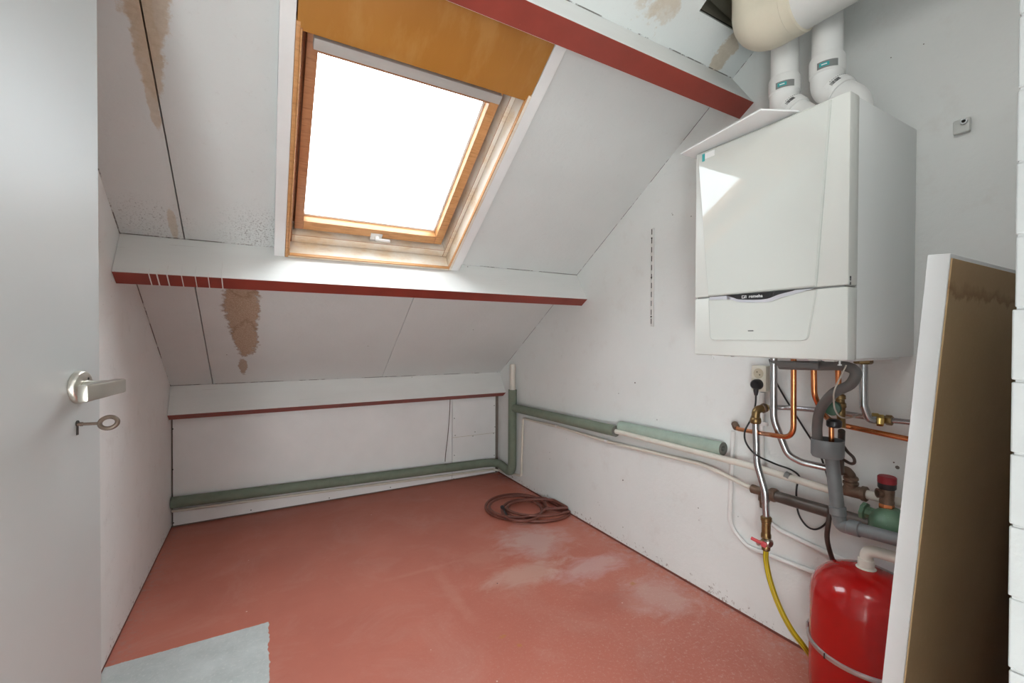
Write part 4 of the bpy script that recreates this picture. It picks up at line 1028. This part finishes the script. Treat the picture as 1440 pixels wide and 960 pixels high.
q1_, q2_ = pz(706, 712, .032), pz(712.5, 729, .012); dv = (q2_-q1_).normalized()
mb = MB(); L_ = (q2_-q1_).length
mb.lathe(q1_, dv, [(.009, 0), (.0125, .004), (.0125, L_*.30), (.009, L_*.34), (.009, L_*.55), (.0135, L_*.60), (.0135, L_*.95), (.010, L_)], 'black', seg=12); sub(mb, 'hose_coupling', t)

# wire on the back wall
pipe('loose_wire', 'thin brown wire hanging on the back wall from beam to green pipe', 'wire', [py(633, 560, YB-.006), py(632, 585, YB-.006), py(629.5, 615, YB-.006), py(626.5, 640, YB-.006), py(626, 649, YB-.010)], .0026, 'cablebrown', smooth_path=True, seg=8)

# ================================================================== LIGHT
w = bpy.data.worlds.new('overcast_sky'); scn.world = w; w.use_nodes = True
nt = w.node_tree; nt.nodes.clear()
out = nt.nodes.new('ShaderNodeOutputWorld'); bg = nt.nodes.new('ShaderNodeBackground'); nt.links.new(bg.outputs[0], out.inputs[0])
tc = nt.nodes.new('ShaderNodeTexCoord'); nz = nt.nodes.new('ShaderNodeTexNoise'); nz.inputs['Scale'].default_value = 2.6; nz.inputs['Detail'].default_value = 5
nt.links.new(tc.outputs['Generated'], nz.inputs['Vector'])
mr = nt.nodes.new('ShaderNodeMapRange'); nt.links.new(nz.outputs['Fac'], mr.inputs[0]); mr.inputs[1].default_value = .35; mr.inputs[2].default_value = .65; mr.inputs[3].default_value = .92; mr.inputs[4].default_value = 1.08
cx_ = nt.nodes.new('ShaderNodeCombineColor')
for i in range(3): nt.links.new(mr.outputs[0], cx_.inputs[i])
nt.links.new(cx_.outputs[0], bg.inputs[0]); bg.inputs[1].default_value = 12.5
tint = nt.nodes.new('ShaderNodeMix'); tint.data_type = 'RGBA'; tint.blend_type = 'MULTIPLY'; tint.inputs[0].default_value = 1
# overcast sky: brightest overhead, about a third of that at the horizon, dull ground below
sx = nt.nodes.new('ShaderNodeSeparateXYZ'); nt.links.new(tc.outputs['Generated'], sx.inputs[0])
gr = nt.nodes.new('ShaderNodeMapRange'); nt.links.new(sx.outputs[2], gr.inputs[0])
gr.inputs[1].default_value = 0; gr.inputs[2].default_value = 1; gr.inputs[3].default_value = .30; gr.inputs[4].default_value = 1.0
gd = nt.nodes.new('ShaderNodeMath'); gd.operation = 'GREATER_THAN'; nt.links.new(sx.outputs[2], gd.inputs[0]); gd.inputs[1].default_value = 0
g2 = nt.nodes.new('ShaderNodeMapRange'); nt.links.new(gd.outputs[0], g2.inputs[0]); g2.inputs[3].default_value = .35; g2.inputs[4].default_value = 1.0
m1 = nt.nodes.new('ShaderNodeMath'); m1.operation = 'MULTIPLY'; nt.links.new(gr.outputs[0], m1.inputs[0]); nt.links.new(g2.outputs[0], m1.inputs[1])
m2 = nt.nodes.new('ShaderNodeMath'); m2.operation = 'MULTIPLY'; nt.links.new(m1.outputs[0], m2.inputs[0]); nt.links.new(mr.outputs[0], m2.inputs[1])
for i in range(3): nt.links.new(m2.outputs[0], cx_.inputs[i])
nt.links.new(cx_.outputs[0], tint.inputs[6]); tint.inputs[7].default_value = (.93, 1.0, 1.05, 1); nt.links.new(tint.outputs[2], bg.inputs[0])
def fill_point(name, loc, watt, rad, col):
    ld = bpy.data.lights.new(name, 'POINT'); ld.energy = watt; ld.shadow_soft_size = rad; ld.color = col
    lo = bpy.data.objects.new(name, ld); COL.objects.link(lo); lo.location = loc
fill_point('landing_fill', (-.45, -.65, .60), 66, .20, (.94, 1.0, 1.0))     # added fill light, unseen on the landing behind the doorway
fill_point('room_fill', (.78, .20, 1.92), 6.0, .12, (.98, 1.0, .97))           # added fill light out of view, brightens boiler side and right wall
scn.view_settings.view_transform = 'Standard'; scn.view_settings.look = 'None'; scn.view_settings.gamma = 1
scn.view_settings.use_curve_mapping = False; scn.view_settings.exposure = 0.17
for o in bpy.data.objects:
    if '_o' in o: del o['_o']
